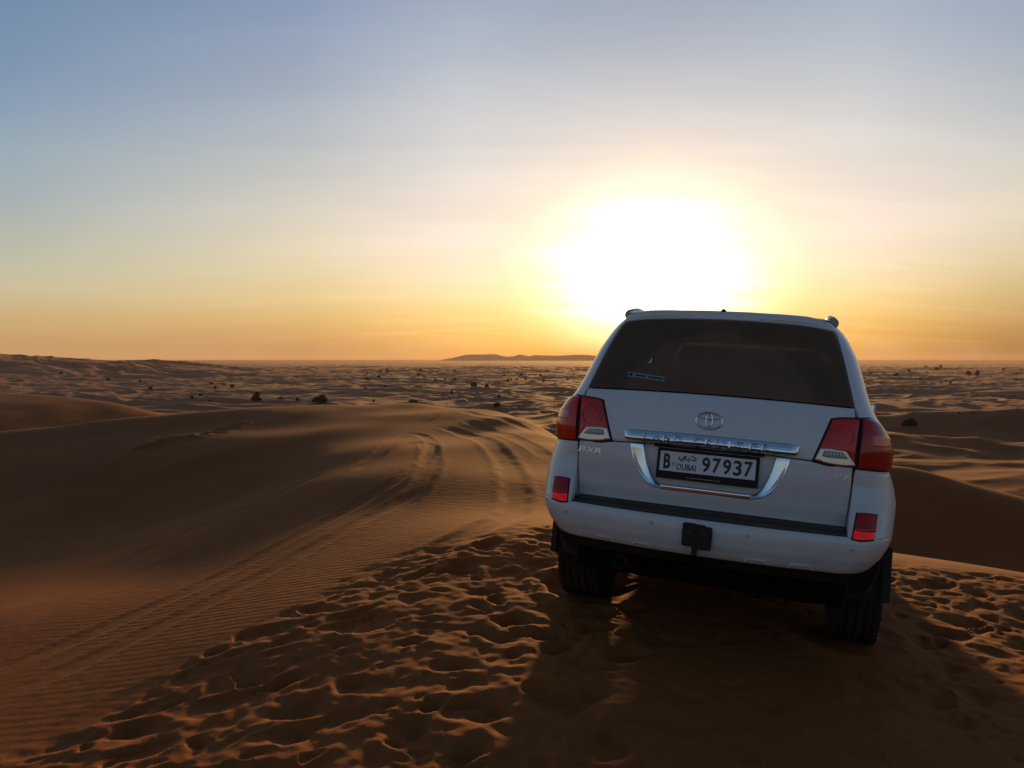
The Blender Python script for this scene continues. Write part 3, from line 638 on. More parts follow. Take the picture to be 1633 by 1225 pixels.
def patch(mb, top, bot, off=0., thick=.02, n=24, m=12, k='body', edge=.006, bulge=None, smooth=True, mirror=False, disp=None):
    """panel between a top and a bottom curve, rolled edges, real thickness"""
    T = curve(top, n, smooth); B = curve(bot, n, smooth); sg = -1 if mirror else 1
    def uv(i, j):
        v = j/(m-1); return T[i]*(1-v)+B[i]*v
    rows = []
    for i in range(n):
        r = []
        for j in range(m):
            q = uv(i, j); o = off+(bulge(i/(n-1), j/(m-1)) if bulge else 0)+(disp(q[0], q[1]) if disp else 0)
            r.append((q, o))
        rows.append(r)
    cen = np.array([sum(r[j][0] for j in range(m) for r in [rows[i]])/m for i in range(n)]).mean(0)
    P = [[So(sg*q[0], q[1], o, k) for q, o in r] for r in rows]
    loop = [(i, 0) for i in range(n)]+[(n-1, j) for j in range(1, m)]+[(i, m-1) for i in range(n-2, -1, -1)]+[(0, j) for j in range(m-2, 0, -1)]
    # pull the face's rim in a little, then turn down to the edge
    o0 = len(mb.v)
    F = [[p for p in r] for r in P]
    def inset(i, j):
        q = np.array(rows[i][j][0], float)
        T_ = np.array([0., 0.])
        if i == 0: T_ = T_+(rows[1][j][0]-q)/(np.linalg.norm(rows[1][j][0]-q)+1e-9)
        if i == n-1: T_ = T_+(rows[n-2][j][0]-q)/(np.linalg.norm(rows[n-2][j][0]-q)+1e-9)
        if j == 0: T_ = T_+(rows[i][1][0]-q)/(np.linalg.norm(rows[i][1][0]-q)+1e-9)
        if j == m-1: T_ = T_+(rows[i][m-2][0]-q)/(np.linalg.norm(rows[i][m-2][0]-q)+1e-9)
        return q+T_*edge
    for i, j in loop:
        q = inset(i, j); F[i][j] = So(sg*q[0], q[1], rows[i][j][1], k)
    mb.grid(F)
    r1 = [F[i][j] for i, j in loop]; r2 = [So(sg*rows[i][j][0][0], rows[i][j][0][1], rows[i][j][1]-edge*.7, k) for i, j in loop]
    r3 = [So(sg*rows[i][j][0][0], rows[i][j][0][1], rows[i][j][1]-thick, k) for i, j in loop]
    N_ = len(loop); fs = []
    for a in range(2):
        for i in range(N_): fs.append((a*N_+i, a*N_+(i+1) % N_, (a+1)*N_+(i+1) % N_, (a+1)*N_+i))
    mb.add(r1+r2+r3, fs)
    return mb

car = bpy.data.objects.new('parked_suv', None); COL.objects.link(car); car.empty_display_size = .5
car.matrix_world = CAR
car['label'] = 'white off-road SUV parked on the dune crest, seen from behind against the low sun'
car['category'] = 'car'

# ---- painted shell: flanks, pillars, roof, bonnet
def yend(z): return float(np.interp(z, [.3, 1.18, 1.24, 1.5, 1.84], [4.72, 4.66, 3.62, 3.33, 2.98]))
def seam(z): return float(np.interp(z, [.70, .99, 1.03, 1.288, 1.345, 1.775, 1.84], [.735, .752, .758, .766, .741, .637, .627]))
WH = [(1.05, .27), (3.90, .27)]; WR = .40
body = MB()
for sg in (1, -1):
    zs = list(np.linspace(1.845, 1.30, 24))+list(np.linspace(1.285, .70, 22))
    P = []
    for z in zs:
        s0 = seam(z); se = send(yend(z), z); r = []
        brk = send(.55, z)
        for t in np.linspace(0, 1, 22): r.append(S(sg*(s0+(brk-s0)*t), z))
        for t in np.linspace(0, 1, 46)[1:]:
            p = S(sg*(brk+(se-brk)*t), z); f = max(0, (p.y-2.6)/2.1); p.x -= sg*(.05*f*f+(.03 if z > 1.25 else 0)*f); r.append(p)
        P.append(r)
    body.grid(P)
    # edge return along the tailgate opening
    body.grid([[S(sg*seam(z), z) for z in zs], [So(sg*(seam(z)+.003), z, -.04) for z in zs]])
    # lower flank with wheel arches
    Q = []
    for z in np.linspace(.70, .30, 14):
        r = []
        for y in np.linspace(.42, 4.62, 120):
            x = float(np.interp(z, [.3, .45, .7], [.90, .955, .975])); f = max(0, (y-2.6)/2.1); r.append(Vector((sg*(x-.05*f*f), y, z)))
        Q.append(r)
    vs = [q for r in Q for q in r]; m_ = 120; fs = []
    for i in range(13):
        for j in range(m_-1):
            c = (vs[i*m_+j]+vs[(i+1)*m_+j+1])/2
            if all(math.hypot(c.y-wy, c.z-wz-.06) > .49 for wy, wz in WH): fs.append((i*m_+j, i*m_+j+1, (i+1)*m_+j+1, (i+1)*m_+j))
    body.add(vs, fs)
# roof
RP_ = []
for y in list(np.linspace(.42, .62, 6))+list(np.linspace(.75, 2.98, 16)):
    r = []
    for x in np.linspace(-.60, .60, 31):
        q = 1-(x/.60)**2; lift = .034*sstep(.40, .62, np.array(y))*1.0; sag = -.02*max(0, (y-2.2)/.8)**2
        r.append(Vector((x, y+.045*(x/.6)**2*(1 if y < .5 else 0), 1.845+lift*q**.8+sag*q)))
    RP_.append(r)
body.grid(RP_)
# bonnet and nose
body.grid([[Vector((x, y, 1.20+.03*(1-(x/.9)**2)-.05*((y-3.6)/1.06)**2)) for x in np.linspace(-.93, .93, 21)] for y in np.linspace(3.58, 4.70, 12)])
body.grid([[Vector((x, 4.70+.08*(1-(x/.95)**2)-(.04 if z > 1 else 0), z)) for x in np.linspace(-.93, .93, 21)] for z in np.linspace(1.15, .40, 10)])
body.build('body', M['paint'], car, angle=50)

# ---- dark liner behind the panels, cabin floor and underside
inn = MB()
inn.grid([[So(s_, z, -.075) for s_ in np.linspace(-.80, .80, 41)] for z in np.linspace(.66, 1.40, 16)])
inn.build('tailgate_liner', M['dark'], car, angle=0)
flo = MB(); flo.box((0, 2.35, .37), (1.50, 4.3, .24), .03); flo.box((0, 2.5, .95), (1.50, 3.9, .04)); flo.build('floor_pan', M['dark'], car)

# ---- tailgate: upper half, lower half with the number plate recess
def rec(x, z):
    """depth of the recess under the chrome bar"""
    w = float(np.interp(z, [.80, .815, .835, .875, .935, 1.0, 1.06], [.0, .262, .298, .340, .378, .405, .420]))
    d = min(w-abs(x), (z-.815)*1.3)
    return -.062*float(sstep(-.003, .020, np.array(d)))
def belly(x, z): return rec(x, z)+.010*float(np.exp(-((z-.93)/.09)**2))*(1 if abs(x) > .0 else 1)-.012*float(sstep(.80, .715, np.array(z)))
mb = MB(); patch(mb, [(-.742, 1.034), (0, 1.062), (.742, 1.034)], [(-.733, .712), (0, .716), (.733, .712)], 0, .03, 190, 56, disp=belly, edge=.004)
gate = mb.build('tailgate', M['paint'], car, angle=60)
mb = MB(); patch(mb, [(-.737, 1.343), (-.4, 1.352), (0, 1.356), (.4, 1.352), (.737, 1.343)], [(-.748, 1.040), (0, 1.068), (.748, 1.040)], 0, .03, 60, 20, edge=.004)
ug = mb.build('upper_tailgate', M['paint'], car, angle=60)
# ---- rear window, roof edge spoiler
mb = MB(); patch(mb, [(-.627, 1.772), (-.45, 1.797), (-.2, 1.808), (0, 1.811), (.2, 1.808), (.45, 1.797), (.627, 1.772)], [(-.732, 1.350), (-.4, 1.359), (0, 1.363), (.4, 1.359), (.732, 1.350)], .002, .006, 60, 24, edge=.003)
rw = mb.build('rear_window', M['glass'], car, angle=60)
mb = MB()
def fr_(pts_o, pts_i, n=60):
    A = curve(pts_o, n); B = curve(pts_i, n)
    mb.grid([[So(p[0], p[1], -.0045) for p in A], [So(p[0], p[1], -.0045) for p in B]])
fr_([(-.627, 1.770), (0, 1.809), (.627, 1.770)], [(-.585, 1.742), (0, 1.775), (.585, 1.742)])
fr_([(-.729, 1.352), (0, 1.365), (.729, 1.352)], [(-.675, 1.392), (0, 1.402), (.675, 1.392)])
for sg in (1, -1): fr_([(sg*.626, 1.770), (sg*.686, 1.56), (sg*.729, 1.352)], [(sg*.585, 1.742), (sg*.64, 1.56), (sg*.675, 1.392)])
mb.build('window_border', M['ink'], rw, angle=0)
def lipb(u, v): return .004+(.008+.020)*min(1, .1+7*min(u, 1-u))*math.sin(pi*min(1, v*1.0))**.8
mb = MB(); patch(mb, [(-.622, 1.838), (-.45, 1.852), (-.2, 1.86), (0, 1.862), (.2, 1.86), (.45, 1.852), (.622, 1.838)], [(-.631, 1.778), (-.45, 1.803), (-.2, 1.814), (0, 1.817), (.2, 1.814), (.45, 1.803), (.631, 1.778)], .0, .03, 60, 10, bulge=lipb, edge=.004)
TB['roof'] = None
spo = mb.build('roof_spoiler', M['paint'], car, angle=60)
cap = MB()   # gentle crown joining the spoiler to the roof skin
cap.grid([[Vector((x, y+.045*(x/.6)**2, z0+.022*t+(1.845+.034*t2*(1-(x/.60)**2)**.8-1.845) - .004*(x/.6)**2*0)) for x in np.linspace(-.615, .615, 41)] for y, z0, t, t2 in ((.372, 1.838, 0, .25), (.40, 1.848, 0, .45), (.45, 1.846, 0, .8), (.52, 1.846, 0, 1.0), (.62, 1.846, 0, 1.02))])
cap.build('roof_edge', M['paint'], spo, angle=60)
mb = MB(); mb.lathe([(0, -.002), (.011, -.001), (.014, .006)], (0, 0, 0), 16)
noz = MB(); c = So(-.012, 1.842, .03); noz.tube([c+Vector((0, .01, 0)), c, c+Vector((0, -.012, 0))], [.016, .015, .009], 14); noz.build('washer_nozzle', M['black'], spo)
# high brake lamp behind the glass, seen as a pale bar
hb = MB(); hb.grid([[So(x, z, -.012) for x in np.linspace(-.10, .10, 12)] for z in (1.756, 1.771)]); hb.build('high_brake_lamp', M['stick'], rw, angle=0)
def quad(pts, off, name, mat, par): 
    q = MB(); q.add([So(x, z, off) for x, z in pts], [tuple(range(len(pts)))]); return q.build(name, mat, par, smooth=False, recalc=True)
quad([(-.507, 1.456), (-.285, 1.440), (-.283, 1.411), (-.505, 1.427)], .0050, 'window_sticker', M['stick'], rw)
q = MB()
random.seed(5); x = -.455
q.add([So(-.487+.010*cos(a), 1.4395+.009*sin(a), .0062) for a in np.linspace(0, 2*pi, 12, endpoint=False)], [tuple(range(12))])
while x < -.30:
    w = random.uniform(.006, .011); zc = 1.4375-(x+.455)*.072
    if random.random() > .12: q.add([So(x, zc+.005, .0062), So(x+w, zc+.005, .0062), So(x+w, zc-.005, .0062), So(x, zc-.005, .0062)], [(0, 1, 2, 3)])
    x += w+.003
q.build('sticker_lettering', M['ink'], rw, smooth=False)
quad([(-.400, 1.518), (-.392, 1.522), (-.385, 1.536), (-.384, 1.549), (-.378, 1.536), (-.382, 1.522), (-.390, 1.515)], .0050, 'pale_reflection', M['plate'], rw)  # small reflection on the glass, painted as a flat pale shape
quad([(-.163, 1.447), (0, 1.440), (0, 1.430), (-.068, 1.427), (-.105, 1.398), (-.125, 1.423), (-.150, 1.434)], -.02, 'glass_shape', M['stick'], rw)  # small grey shape set just behind the glass

# ---- bumper
bmp = MB()
patch(bmp, [(-1.38, .683), (-.74, .688), (0, .690), (.74, .688), (1.38, .683)], [(-1.38, .475), (-.8, .475), (0, .475), (.8, .475), (1.38, .475)], 0, .05, 90, 16, k='bump', edge=.010)
for sg in (1, -1):
    patch(bmp, [(.755, 1.016), (.85, 1.010), (1.0, 1.008), (1.38, 1.008)], [(.738, .688), (.85, .684), (1.0, .684), (1.38, .684)], 0, .04, 26, 26, k='bump', edge=.004, mirror=sg < 0)
bo = bmp.build('rear_bumper', M['paint'], car, angle=50)
st = MB()
st.grid([[S(s_, .690, 'bump')+Vector((0, t, -.004+.006*min(1, t*30))) for t in (.004, .012, .03, .10, .22)] for s_ in np.linspace(-.75, .75, 50)])
st.build('bumper_step', M['trim'], car, angle=60)
st = MB(); st.box((0, .05, .695), (1.46, .10, .035), .004); st.build('step_riser', M['trim'], car)
vl = MB(); vl.grid([[Vector((x, y+.06*(x/.8)**2, z)) for x in np.linspace(-.82, .82, 21)] for y, z in ((-.06, .485), (0.0, .45), (.06, .40), (.30, .40))]); vl.build('rear_valance', M['black'], car)
for sx, z in ((-.762, .620), (.762, .620), (-.253, .636), (.253, .636)):
    s_ = MB(); c = So(sx, z, .001, 'bump'); n = Nrm(sx, z, 'bump'); s_.tube([c-n*.003, c+n*.002], [.0125, .0115], 18); s_.build('parking_sensor', pmat('sensor', (.42, .43, .44), .45) if 'sensor' not in bpy.data.materials else bpy.data.materials['sensor'], bo)
for sx in (-.52, -.30, .30, .52):
    s_ = MB(); c = [So(sx+d, .512, .002, 'bump') for d in (-.045, .045)]; c2 = [So(sx+d, .500, .008, 'bump') for d in (-.055, .055)]
    s_.tube([c2[0], c[0], c[1], c2[1]], .004, 6); s_.build('bumper_crease', M['paint'], bo)
# ---- reflectors in the bumper corners
for sg in (1, -1):
    h = MB(); patch(h, [(.772, .805), (.83, .808), (.888, .803)], [(.752, .672), (.80, .668), (.870, .676)], .004, .012, 14, 12, k='bump', edge=.006, mirror=sg < 0)
    ho = h.build('corner_reflector', M['black'], bo)
    h = MB(); patch(h, [(.780, .798), (.83, .801), (.880, .797)], [(.767, .722), (.82, .718), (.876, .722)], .008, .006, 12, 8, k='bump', edge=.003, mirror=sg < 0); h.build('dark_lens', M['lens2'], ho)
    h = MB(); patch(h, [(.7665, .718), (.82, .714), (.8755, .718)], [(.760, .680), (.80, .677), (.862, .684)], .008, .006, 12, 8, k='bump', edge=.003, mirror=sg < 0); h.build('glowing_lens', M['refl'], ho)

# ---- tail lamps
for sg in (1, -1):
    mi = sg < 0
    t = MB()
    patch(t, [(.618, 1.281), (.66, 1.290), (.72, 1.295), (.768, 1.297)], [(.537, 1.043), (.60, 1.028), (.68, 1.024), (.768, 1.024)], .003, .02, 24, 20, edge=.003, mirror=mi)
    patch(t, [(.768, 1.297), (.84, 1.300), (.93, 1.275), (1.01, 1.225), (1.10, 1.175), (1.22, 1.14)], [(.768, 1.024), (.84, 1.021), (.93, 1.018), (1.01, 1.018), (1.10, 1.02), (1.22, 1.03)], .003, .02, 30, 20, edge=.003, mirror=mi)
    tl = t.build('tail_lamp', M['black'], car)
    t = MB(); patch(t, [(.629, 1.272), (.66, 1.280), (.71, 1.285), (.757, 1.286)], [(.552, 1.055), (.60, 1.042), (.68, 1.036), (.748, 1.036)], .008, .006, 26, 22, edge=.004, mirror=mi, bulge=lambda u, v: .010*math.sin(pi*u)*math.sin(pi*v)); t.build('red_lens', M['lens'], tl)
    t = MB(); patch(t, [(.776, 1.287), (.84, 1.291), (.925, 1.265), (1.0, 1.215), (1.09, 1.165), (1.20, 1.13)], [(.766, 1.034), (.84, 1.031), (.925, 1.028), (1.0, 1.028), (1.09, 1.03), (1.20, 1.04)], .010, .008, 30, 22, edge=.006, mirror=mi, bulge=lambda u, v: .010*math.sin(pi*v)); t.build('wrap_lens', M['lens' if mi else 'lens2'], tl)  # lit left and shaded right put into the colour: lighter and deeper red
    # ring of the brake lamp moulded in the lens
    for rad, wdt in ((.062, .004), (.036, .003)):
        t = MB(); t.ring([So(sg*(.672+rad*cos(a)), 1.192+rad*1.02*sin(a), .0165-.1*rad*.5) for a in np.linspace(0, 2*pi, 40, endpoint=False)], wdt, 6); t.build('lamp_ring', M['lens2' if mi else 'lens'], tl)
    t = MB(); patch(t, [(.82, 1.205), (.90, 1.210), (.98, 1.195)], [(.82, 1.150), (.90, 1.145), (.98, 1.150)], .0215, .004, 16, 8, edge=.004, mirror=mi); t.build('amber_lens', M['amber'], tl)
    # clear reversing lamp in a bright surround
    t = MB(); patch(t, [(.577, 1.118), (.63, 1.120), (.690, 1.117), (.706, 1.111)], [(.553, 1.058), (.62, 1.044), (.70, 1.040), (.753, 1.046)], .0175, .008, 20, 10, edge=.004, mirror=mi); cl = t.build('reversing_lamp', M['clear'], tl)
    t = MB(); patch(t, [(.594, 1.108), (.64, 1.109), (.69, 1.106)], [(.585, 1.078), (.64, 1.074), (.716, 1.075)], .0200, .004, 14, 6, edge=.003, mirror=mi); t.build('lamp_glass', pmat('lamp_interior', (.20, .21, .20), .25, .5, coat=.5) if 'lamp_interior' not in bpy.data.materials else bpy.data.materials['lamp_interior'], cl)
    t = MB()
    for q_ in np.linspace(.612, .69, 6): t.box(So(sg*q_, 1.090, .023), (.004, .003, .022), .001)
    t.build('lamp_rib', M['clear'], cl)

def barp(v): return float(np.interp(v, [0, .08, .35, .60, .74, .88, 1], [.003, .008, .0150, .0200, .0205, .0160, .006]))
# ---- chrome handle bar and the wings either side of the plate
mb = MB(); patch(mb, [(-.476, 1.118), (-.45, 1.126), (-.3, 1.130), (0, 1.134), (.3, 1.130), (.45, 1.126), (.476, 1.118)], [(-.470, 1.072), (-.44, 1.063), (-.3, 1.064), (0, 1.068), (.3, 1.064), (.44, 1.063), (.470, 1.072)], .004, .02, 90, 20, edge=.005,
      bulge=lambda u, v: barp(v)*min(1, .45+4*math.sin(pi*u)))
bar = mb.build('chrome_bar', M['chrome'], car, angle=60)
mb = MB()
for sg in (1, -1):
    O = [(.437, 1.050), (.424, 1.0), (.398, .935), (.362, .875), (.325, .835), (.290, .816), (.24, .806)]
    I = [(.362, 1.050), (.352, 1.0), (.335, .94), (.312, .885), (.290, .852), (.270, .834), (.24, .822)]
    patch(mb, O, I, .004, .035, 40, 8, edge=.003, mirror=sg < 0, bulge=lambda u, v: .006-.030*v*(1-.6*u))
patch(mb, [(-.245, .829), (0, .831), (.245, .829)], [(-.245, .804), (0, .806), (.245, .804)], .006, .02, 30, 4, edge=.002)
mb.build('plate_surround', M['chrome'], car, angle=60)
rc = MB(); rc.box((0, .035, 1.048), (.60, .05, .012), .003); rc.build('plate_lamp_housing', M['black'], car)
rc = MB(); c = So(-.052, 1.058, .014); rc.tube([c, c+Vector((0, -.012, -.004))], [.013, .010], 14); rc.build('rear_camera', M['black'], car)

# ---- lettering, made from the built-in face as raised solids
def glyphs(txt, offset=0.0):
    cu = bpy.data.curves.new('t', 'FONT'); cu.body = txt; cu.size = 1; cu.offset = offset; cu.resolution_u = 3; cu.fill_mode = 'BOTH'; cu.extrude = .5
    o = bpy.data.objects.new('t', cu); COL.objects.link(o); dg = bpy.context.evaluated_depsgraph_get(); dg.update()
    me = bpy.data.meshes.new_from_object(o.evaluated_get(dg)); V = [v.co.copy() for v in me.vertices]; Fc = [tuple(p.vertices) for p in me.polygons]
    bpy.data.objects.remove(o); bpy.data.curves.remove(cu); bpy.data.meshes.remove(me)
    return V, Fc
def put(mb, txt, x0, x1, z0, z1, fn, depth=.002, offset=0.0, slant=0.):
    V, Fc = glyphs(txt, offset); X = [v.x for v in V]; Yy = [v.y for v in V]; a, b = min(X), max(X); c, d = min(Yy), max(Yy)
    out = []
    for v in V:
        u = x0+(v.x-a)/(b-a)*(x1-x0)+slant*((v.y-c)/(d-c)-.5)*(z1-z0); w = z0+(v.y-c)/(d-c)*(z1-z0); out.append(fn(u, w, (v.z+.5)*depth))
    mb.add(out, Fc)
PLY, PLZ = .006, .91
def plp(u, w, d): return Vector((u, PLY+(w-PLZ)*.12-.004-d, w))
fr = MB(); fr.box((0, .018, .952), (.556, .014, .170), .004, None)
for v_ in range(len(fr.v)):
    x, y, z = fr.v[v_]; fr.v[v_] = (x, y+(z-.952)*.12, z)
pf = fr.build('number_plate', M['black'], car, angle=40)
pw = MB(); pw.add([plp(-.260, .911, -.006), plp(.260, .911, -.006), plp(.260, 1.021, -.006), plp(-.260, 1.021, -.006), plp(-.260, .911, .0005), plp(.260, .911, .0005), plp(.260, 1.021, .0005), plp(-.260, 1.021, .0005)], [(4, 5, 6, 7), (0, 1, 5, 4), (1, 2, 6, 5), (2, 3, 7, 6), (3, 0, 4, 7)])
for v_ in range(len(pw.v)): pass
pwo = pw.build('plate_face', M['plate'], pf, smooth=False)
def pl2(u, w, d): return plp(u, w, .0008+d)
w_ = MB(); put(w_, 'B', -.239, -.200, .924, 1.008, pl2, .001, .03)
xs = -.026
for ch in '97937': put(w_, ch, xs, xs+.044, .925, 1.008, pl2, .001, .022); xs += .0565
put(w_, 'DUBAI', -.163, -.058, .923, .958, pl2, .001, .012)
def stroke(mb, pts, w, fn):
    for (x0, y0), (x1, y1) in zip(pts[:-1], pts[1:]):
        dx, dy = x1-x0, y1-y0; L = math.hypot(dx, dy); ux, uy = dx/L*w/2, dy/L*w/2
        q = [(x0-ux-uy, y0-uy+ux), (x0-ux+uy, y0-uy-ux), (x1+ux+uy, y1+uy-ux), (x1+ux-uy, y1+uy+ux)]
        mb.add([fn(a, b, .0006) for a, b in q], [(0, 1, 2, 3)])
def ar(x, y): return (-.160+.102*x, .974+.032*y)
for pts in ([(.76, .95), (.97, .62), (.97, .30), (.70, .30)], [(.60, .62), (.60, .28), (.38, .28), (.38, .72), (.30, .80)], [(.44, .82), (.30, .55), (.30, .28), (.04, .28), (.04, .66)]):
    stroke(w_, [ar(*p) for p in pts], .0058, pl2)
for p in ((.56, .02), (.14, .02), (.25, .02)):
    a, b = ar(*p); stroke(w_, [(a-.0015, b), (a+.0015, b)], .0055, pl2)
w_.build('plate_writing', M['ink'], pwo, smooth=False)
w_ = MB(); put(w_, '81', -.191, -.171, .940, .965, pl2, .0008, 0.0); w_.build('small_digits', M['ink2'], pwo, smooth=False)
w_ = MB(); random.seed(3); x = -.105
while x < .085:
    wd = random.uniform(.004, .007)
    if random.random() > .15: stroke(w_, [(x, .884+random.uniform(-.001, .001)), (x+wd, .884)], random.uniform(.0035, .0055), lambda u, w, d: plp(u, w, .004+d))
    x += wd+.004
w_.build('frame_lettering', M['stick'], pf, smooth=False)

def onbar(u, w, d):
    t_ = float(np.interp(abs(u), [0, .3, .45], [1.134, 1.130, 1.126])); b_ = float(np.interp(abs(u), [0, .3, .44], [1.068, 1.064, 1.063])); v = (t_-w)/(t_-b_); bl = barp(v); return So(u, w, .0045+bl+d)
K = .952/1440
lt = MB()
for ch, cxp, wd in (('L', 274, 52), ('A', 362, 84), ('N', 452, 70), ('D', 540, 68), ('C', 711, 74), ('R', 806, 70), ('U', 893, 62), ('I', 962, 14), ('S', 1040, 64), ('E', 1150, 64), ('R', 1250, 74)):
    cc = -.476+(cxp-68)*K; put(lt, ch, cc-wd*K/2, cc+wd*K/2, 1.078, 1.112, onbar, .0045, -.004)
lto = lt.build('chrome_lettering', M['chrome'], bar, smooth=False)
sh = MB()
for ch, cxp, wd in (('L', 274, 52), ('A', 362, 84), ('N', 452, 70), ('D', 540, 68), ('C', 711, 74), ('R', 806, 70), ('U', 893, 62), ('I', 962, 14), ('S', 1040, 64), ('E', 1150, 64), ('R', 1250, 74)):
    cc = -.476+(cxp-68)*K; put(sh, ch, cc-(wd/2+3.5)*K, cc+(wd/2+3.5)*K, 1.0755, 1.1145, lambda u, w, d: onbar(u, w, d+.0015), .0012, .035)
sh.build('lettering_shade', M['letter_shade'], lto, smooth=False)  # wider dark glyphs behind the letters paint their shade outline
def ong(u, w, d): return So(u, w, belly(u, w)+d+.001)
e = MB()
for i, ch in enumerate('EXR'): put(e, ch, -.738+i*.050, -.738+i*.050+.042, .968, .998, ong, .004, .01, .25)
e.build('trim_badge', M['badge'], gate, smooth=False)
e = MB()
for i, ch in enumerate('V6'): put(e, ch, .648+i*.050, .648+i*.050+.042, .962, .992, ong, .004, .01, .25)
e.build('engine_badge', M['badge'], gate, smooth=False)
lg = MB(); LC = (-.004, 1.213)
def ell(a, b, cx=0, cz=0, r=.005, n=48): lg.ring([So(LC[0]+cx+a*cos(q), LC[1]+cz+b*sin(q), .006) for q in np.linspace(0, 2*pi, n, endpoint=False)], r, 8)
ell(.071, .046, r=.0048); ell(.0175, .0385, 0, .002, .0038); ell(.058, .0175, 0, .0245, .0038)
lg.build('badge', M['chrome'], ug)

# ---- tow socket bracket and hitch
tb = MB()
for sx in (-.042, .036): tb.box((sx+.002, -.205, .600+(-.004 if sx > 0 else .006)), (.078, .035, .125), .016)
tb.box((-.003, -.203, .607), (.09, .03, .115), .012); tb.box((-.012, -.185, .525), (.026, .05, .06), .006)
to = tb.build('tow_bracket', M['black'], car)
for sx in (-.047, .040):
    b_ = MB(); b_.tube([(sx, -.218, .622), (sx, -.226, .622)], [.011, .008], 12); b_.build('bolt', M['steel'], to)
tw = MB(); tw.tube([(-.50, .12, .40), (.50, .12, .40)], .035, 4); tw.box((-.01, -.02, .44), (.05, .30, .04), .006); tw.build('tow_bar', M['dark'], car)
ex = MB(); ex.tube([(-.44, .9, .36), (-.44, .3, .36), (-.45, .10, .35), (-.455, .02, .345)], [.03, .03, .032, .034], 16, cap=False); ex.build('exhaust_pipe', M['steel'], car)
ax = MB(); ax.tube([(-.80, 1.05, .27), (.80, 1.05, .27)], .045, 12); ax.tube([(0, .90, .27), (0, .98, .27), (0, 1.05, .27), (0, 1.16, .27)], [.06, .13, .14, .07], 16); ax.build('rear_axle', M['dark'], car)
sp_ = MB(); sp_.lathe([(.16, -.10), (.30, -.12), (.36, -.09), (.37, 0), (.36, .09), (.30, .12), (.16, .10)], (0, 0, 0), 32)
sp_.v = [(a[1], .52+a[2], .44+a[0]) for a in sp_.v]; sp_.build('spare_wheel', M['rubber'], car)
for sg in (1, -1):
    f = MB(); f.box((sg*.905, .56, .40), (.24, .012, .32), .004, Matrix.Rotation(radians(-6), 4, 'X')); f.build('mud_flap', M['black'], car)
    sh = MB(); sh.tube([(sg*.62, .98, .30), (sg*.60, .80, .72)], .028, 10); sh.tube([(sg*.66, 1.02, .22), (sg*.64, 1.02, .60)], .06, 12); sh.build('damper', M['dark'], car)
mf = MB(); mf.box((.52, .40, .33), (.22, .50, .16), .05); mf.build('silencer', M['dark'], car)

# ---- wheel arches, wheels
for sg in (1, -1):
    for wy, wz in WH:
        a_ = MB(); pts = []
        inner = []; outer = []; back = []
        for q in np.linspace(radians(-12), radians(192), 40):
            cx_, cz_ = wy+.485*cos(q), wz+.06+.485*sin(q); f = max(0, (wy-2.6)/2.1)
            xo = .955-.05*f*f
            inner.append(Vector((sg*(xo+.035), cx_, cz_))); outer.append(Vector((sg*(xo+.02), wy+.55*cos(q), wz+.06+.55*sin(q)))); back.append(Vector((sg*.60, cx_, cz_)))
        a_.grid([outer, inner, back, [Vector((sg*.60, wy, wz))]*40]); a_.build('wheel_arch', M['black' if False else 'paint'] if False else M['black'], car)
def wheel(cx_, cy_, cz_, sg):
    w = bpy.data.objects.new('wheel', None); COL.objects.link(w); w.parent = car; w.location = (cx_, cy_, cz_)
    t = MB(); R0 = WR
    prof = [(.235, -.115), (.30, -.140), (.345, -.146), (.375, -.140), (.392, -.122), (R0-.004, -.105), (R0-.003, -.06), (R0-.012, -.055), (R0-.012, -.045), (R0, -.04), (R0, -.004), (R0-.012, 0), (R0-.012, .006), (R0, .01), (R0, .045), (R0-.012, .05), (R0-.012, .06), (R0-.003, .065), (R0-.004, .105), (.392, .122), (.375, .140), (.345, .146), (.30, .140), (.235, .115)]
    t.lathe(prof, (0, 0, 0), 72)
    for i in range(48):        # shoulder blocks
        q = 2*pi*i/48; rm = Matrix.Rotation(q, 4, 'X')
        for sx in (-.118, .118):
            c = rm @ Vector((sx, 0, R0-.006)); t.box(c, (.034, .030, .022), 0, rm)
    t.build('tyre', M['rubber'], w, angle=40)
    r = MB(); r.lathe([(.236, -.115), (.226, -.10), (.215, -.05), (.215, .06), (.226, .10), (.236, .115)], (0, 0, 0), 48)
    r.lathe([(0, sg*.055), (.05, sg*.06), (.075, sg*.05), (.08, sg*.03)], (0, 0, 0), 32)
    for i in range(5):
        q = 2*pi*i/5; rm = Matrix.Rotation(q, 4, 'X')
        for d in (-.032, .032):
            c = rm @ Vector((sg*.045, d, .145)); r.box(c, (.03, .035, .15), .006, rm)
    r.build('rim', M['alloy'], w)
    d = MB(); d.lathe([(0, -.01), (.17, -.01), (.17, .01), (0, .01)], (-sg*.03, 0, 0), 32); d.build('brake_disc', M['steel'], w)
for sg in (1, -1):
    for wy, wz in WH: wheel(sg*.865, wy, wz, sg)

# ---- roof rails
for sg in (1, -1):
    r = MB(); xr = .595
    pts = [(sg*(xr+.010), .52, 1.835), (sg*(xr+.006), .60, 1.856), (sg*xr, .70, 1.876), (sg*xr, .82, 1.886), (sg*xr, 1.4, 1.888), (sg*xr, 2.3, 1.895), (sg*xr, 2.66, 1.880), (sg*xr, 2.80, 1.84)]
    r.tube(pts, [.036, .032, .026, .022, .018, .018, .02, .024], 12); r.build('roof_rail', M['silver'], car)
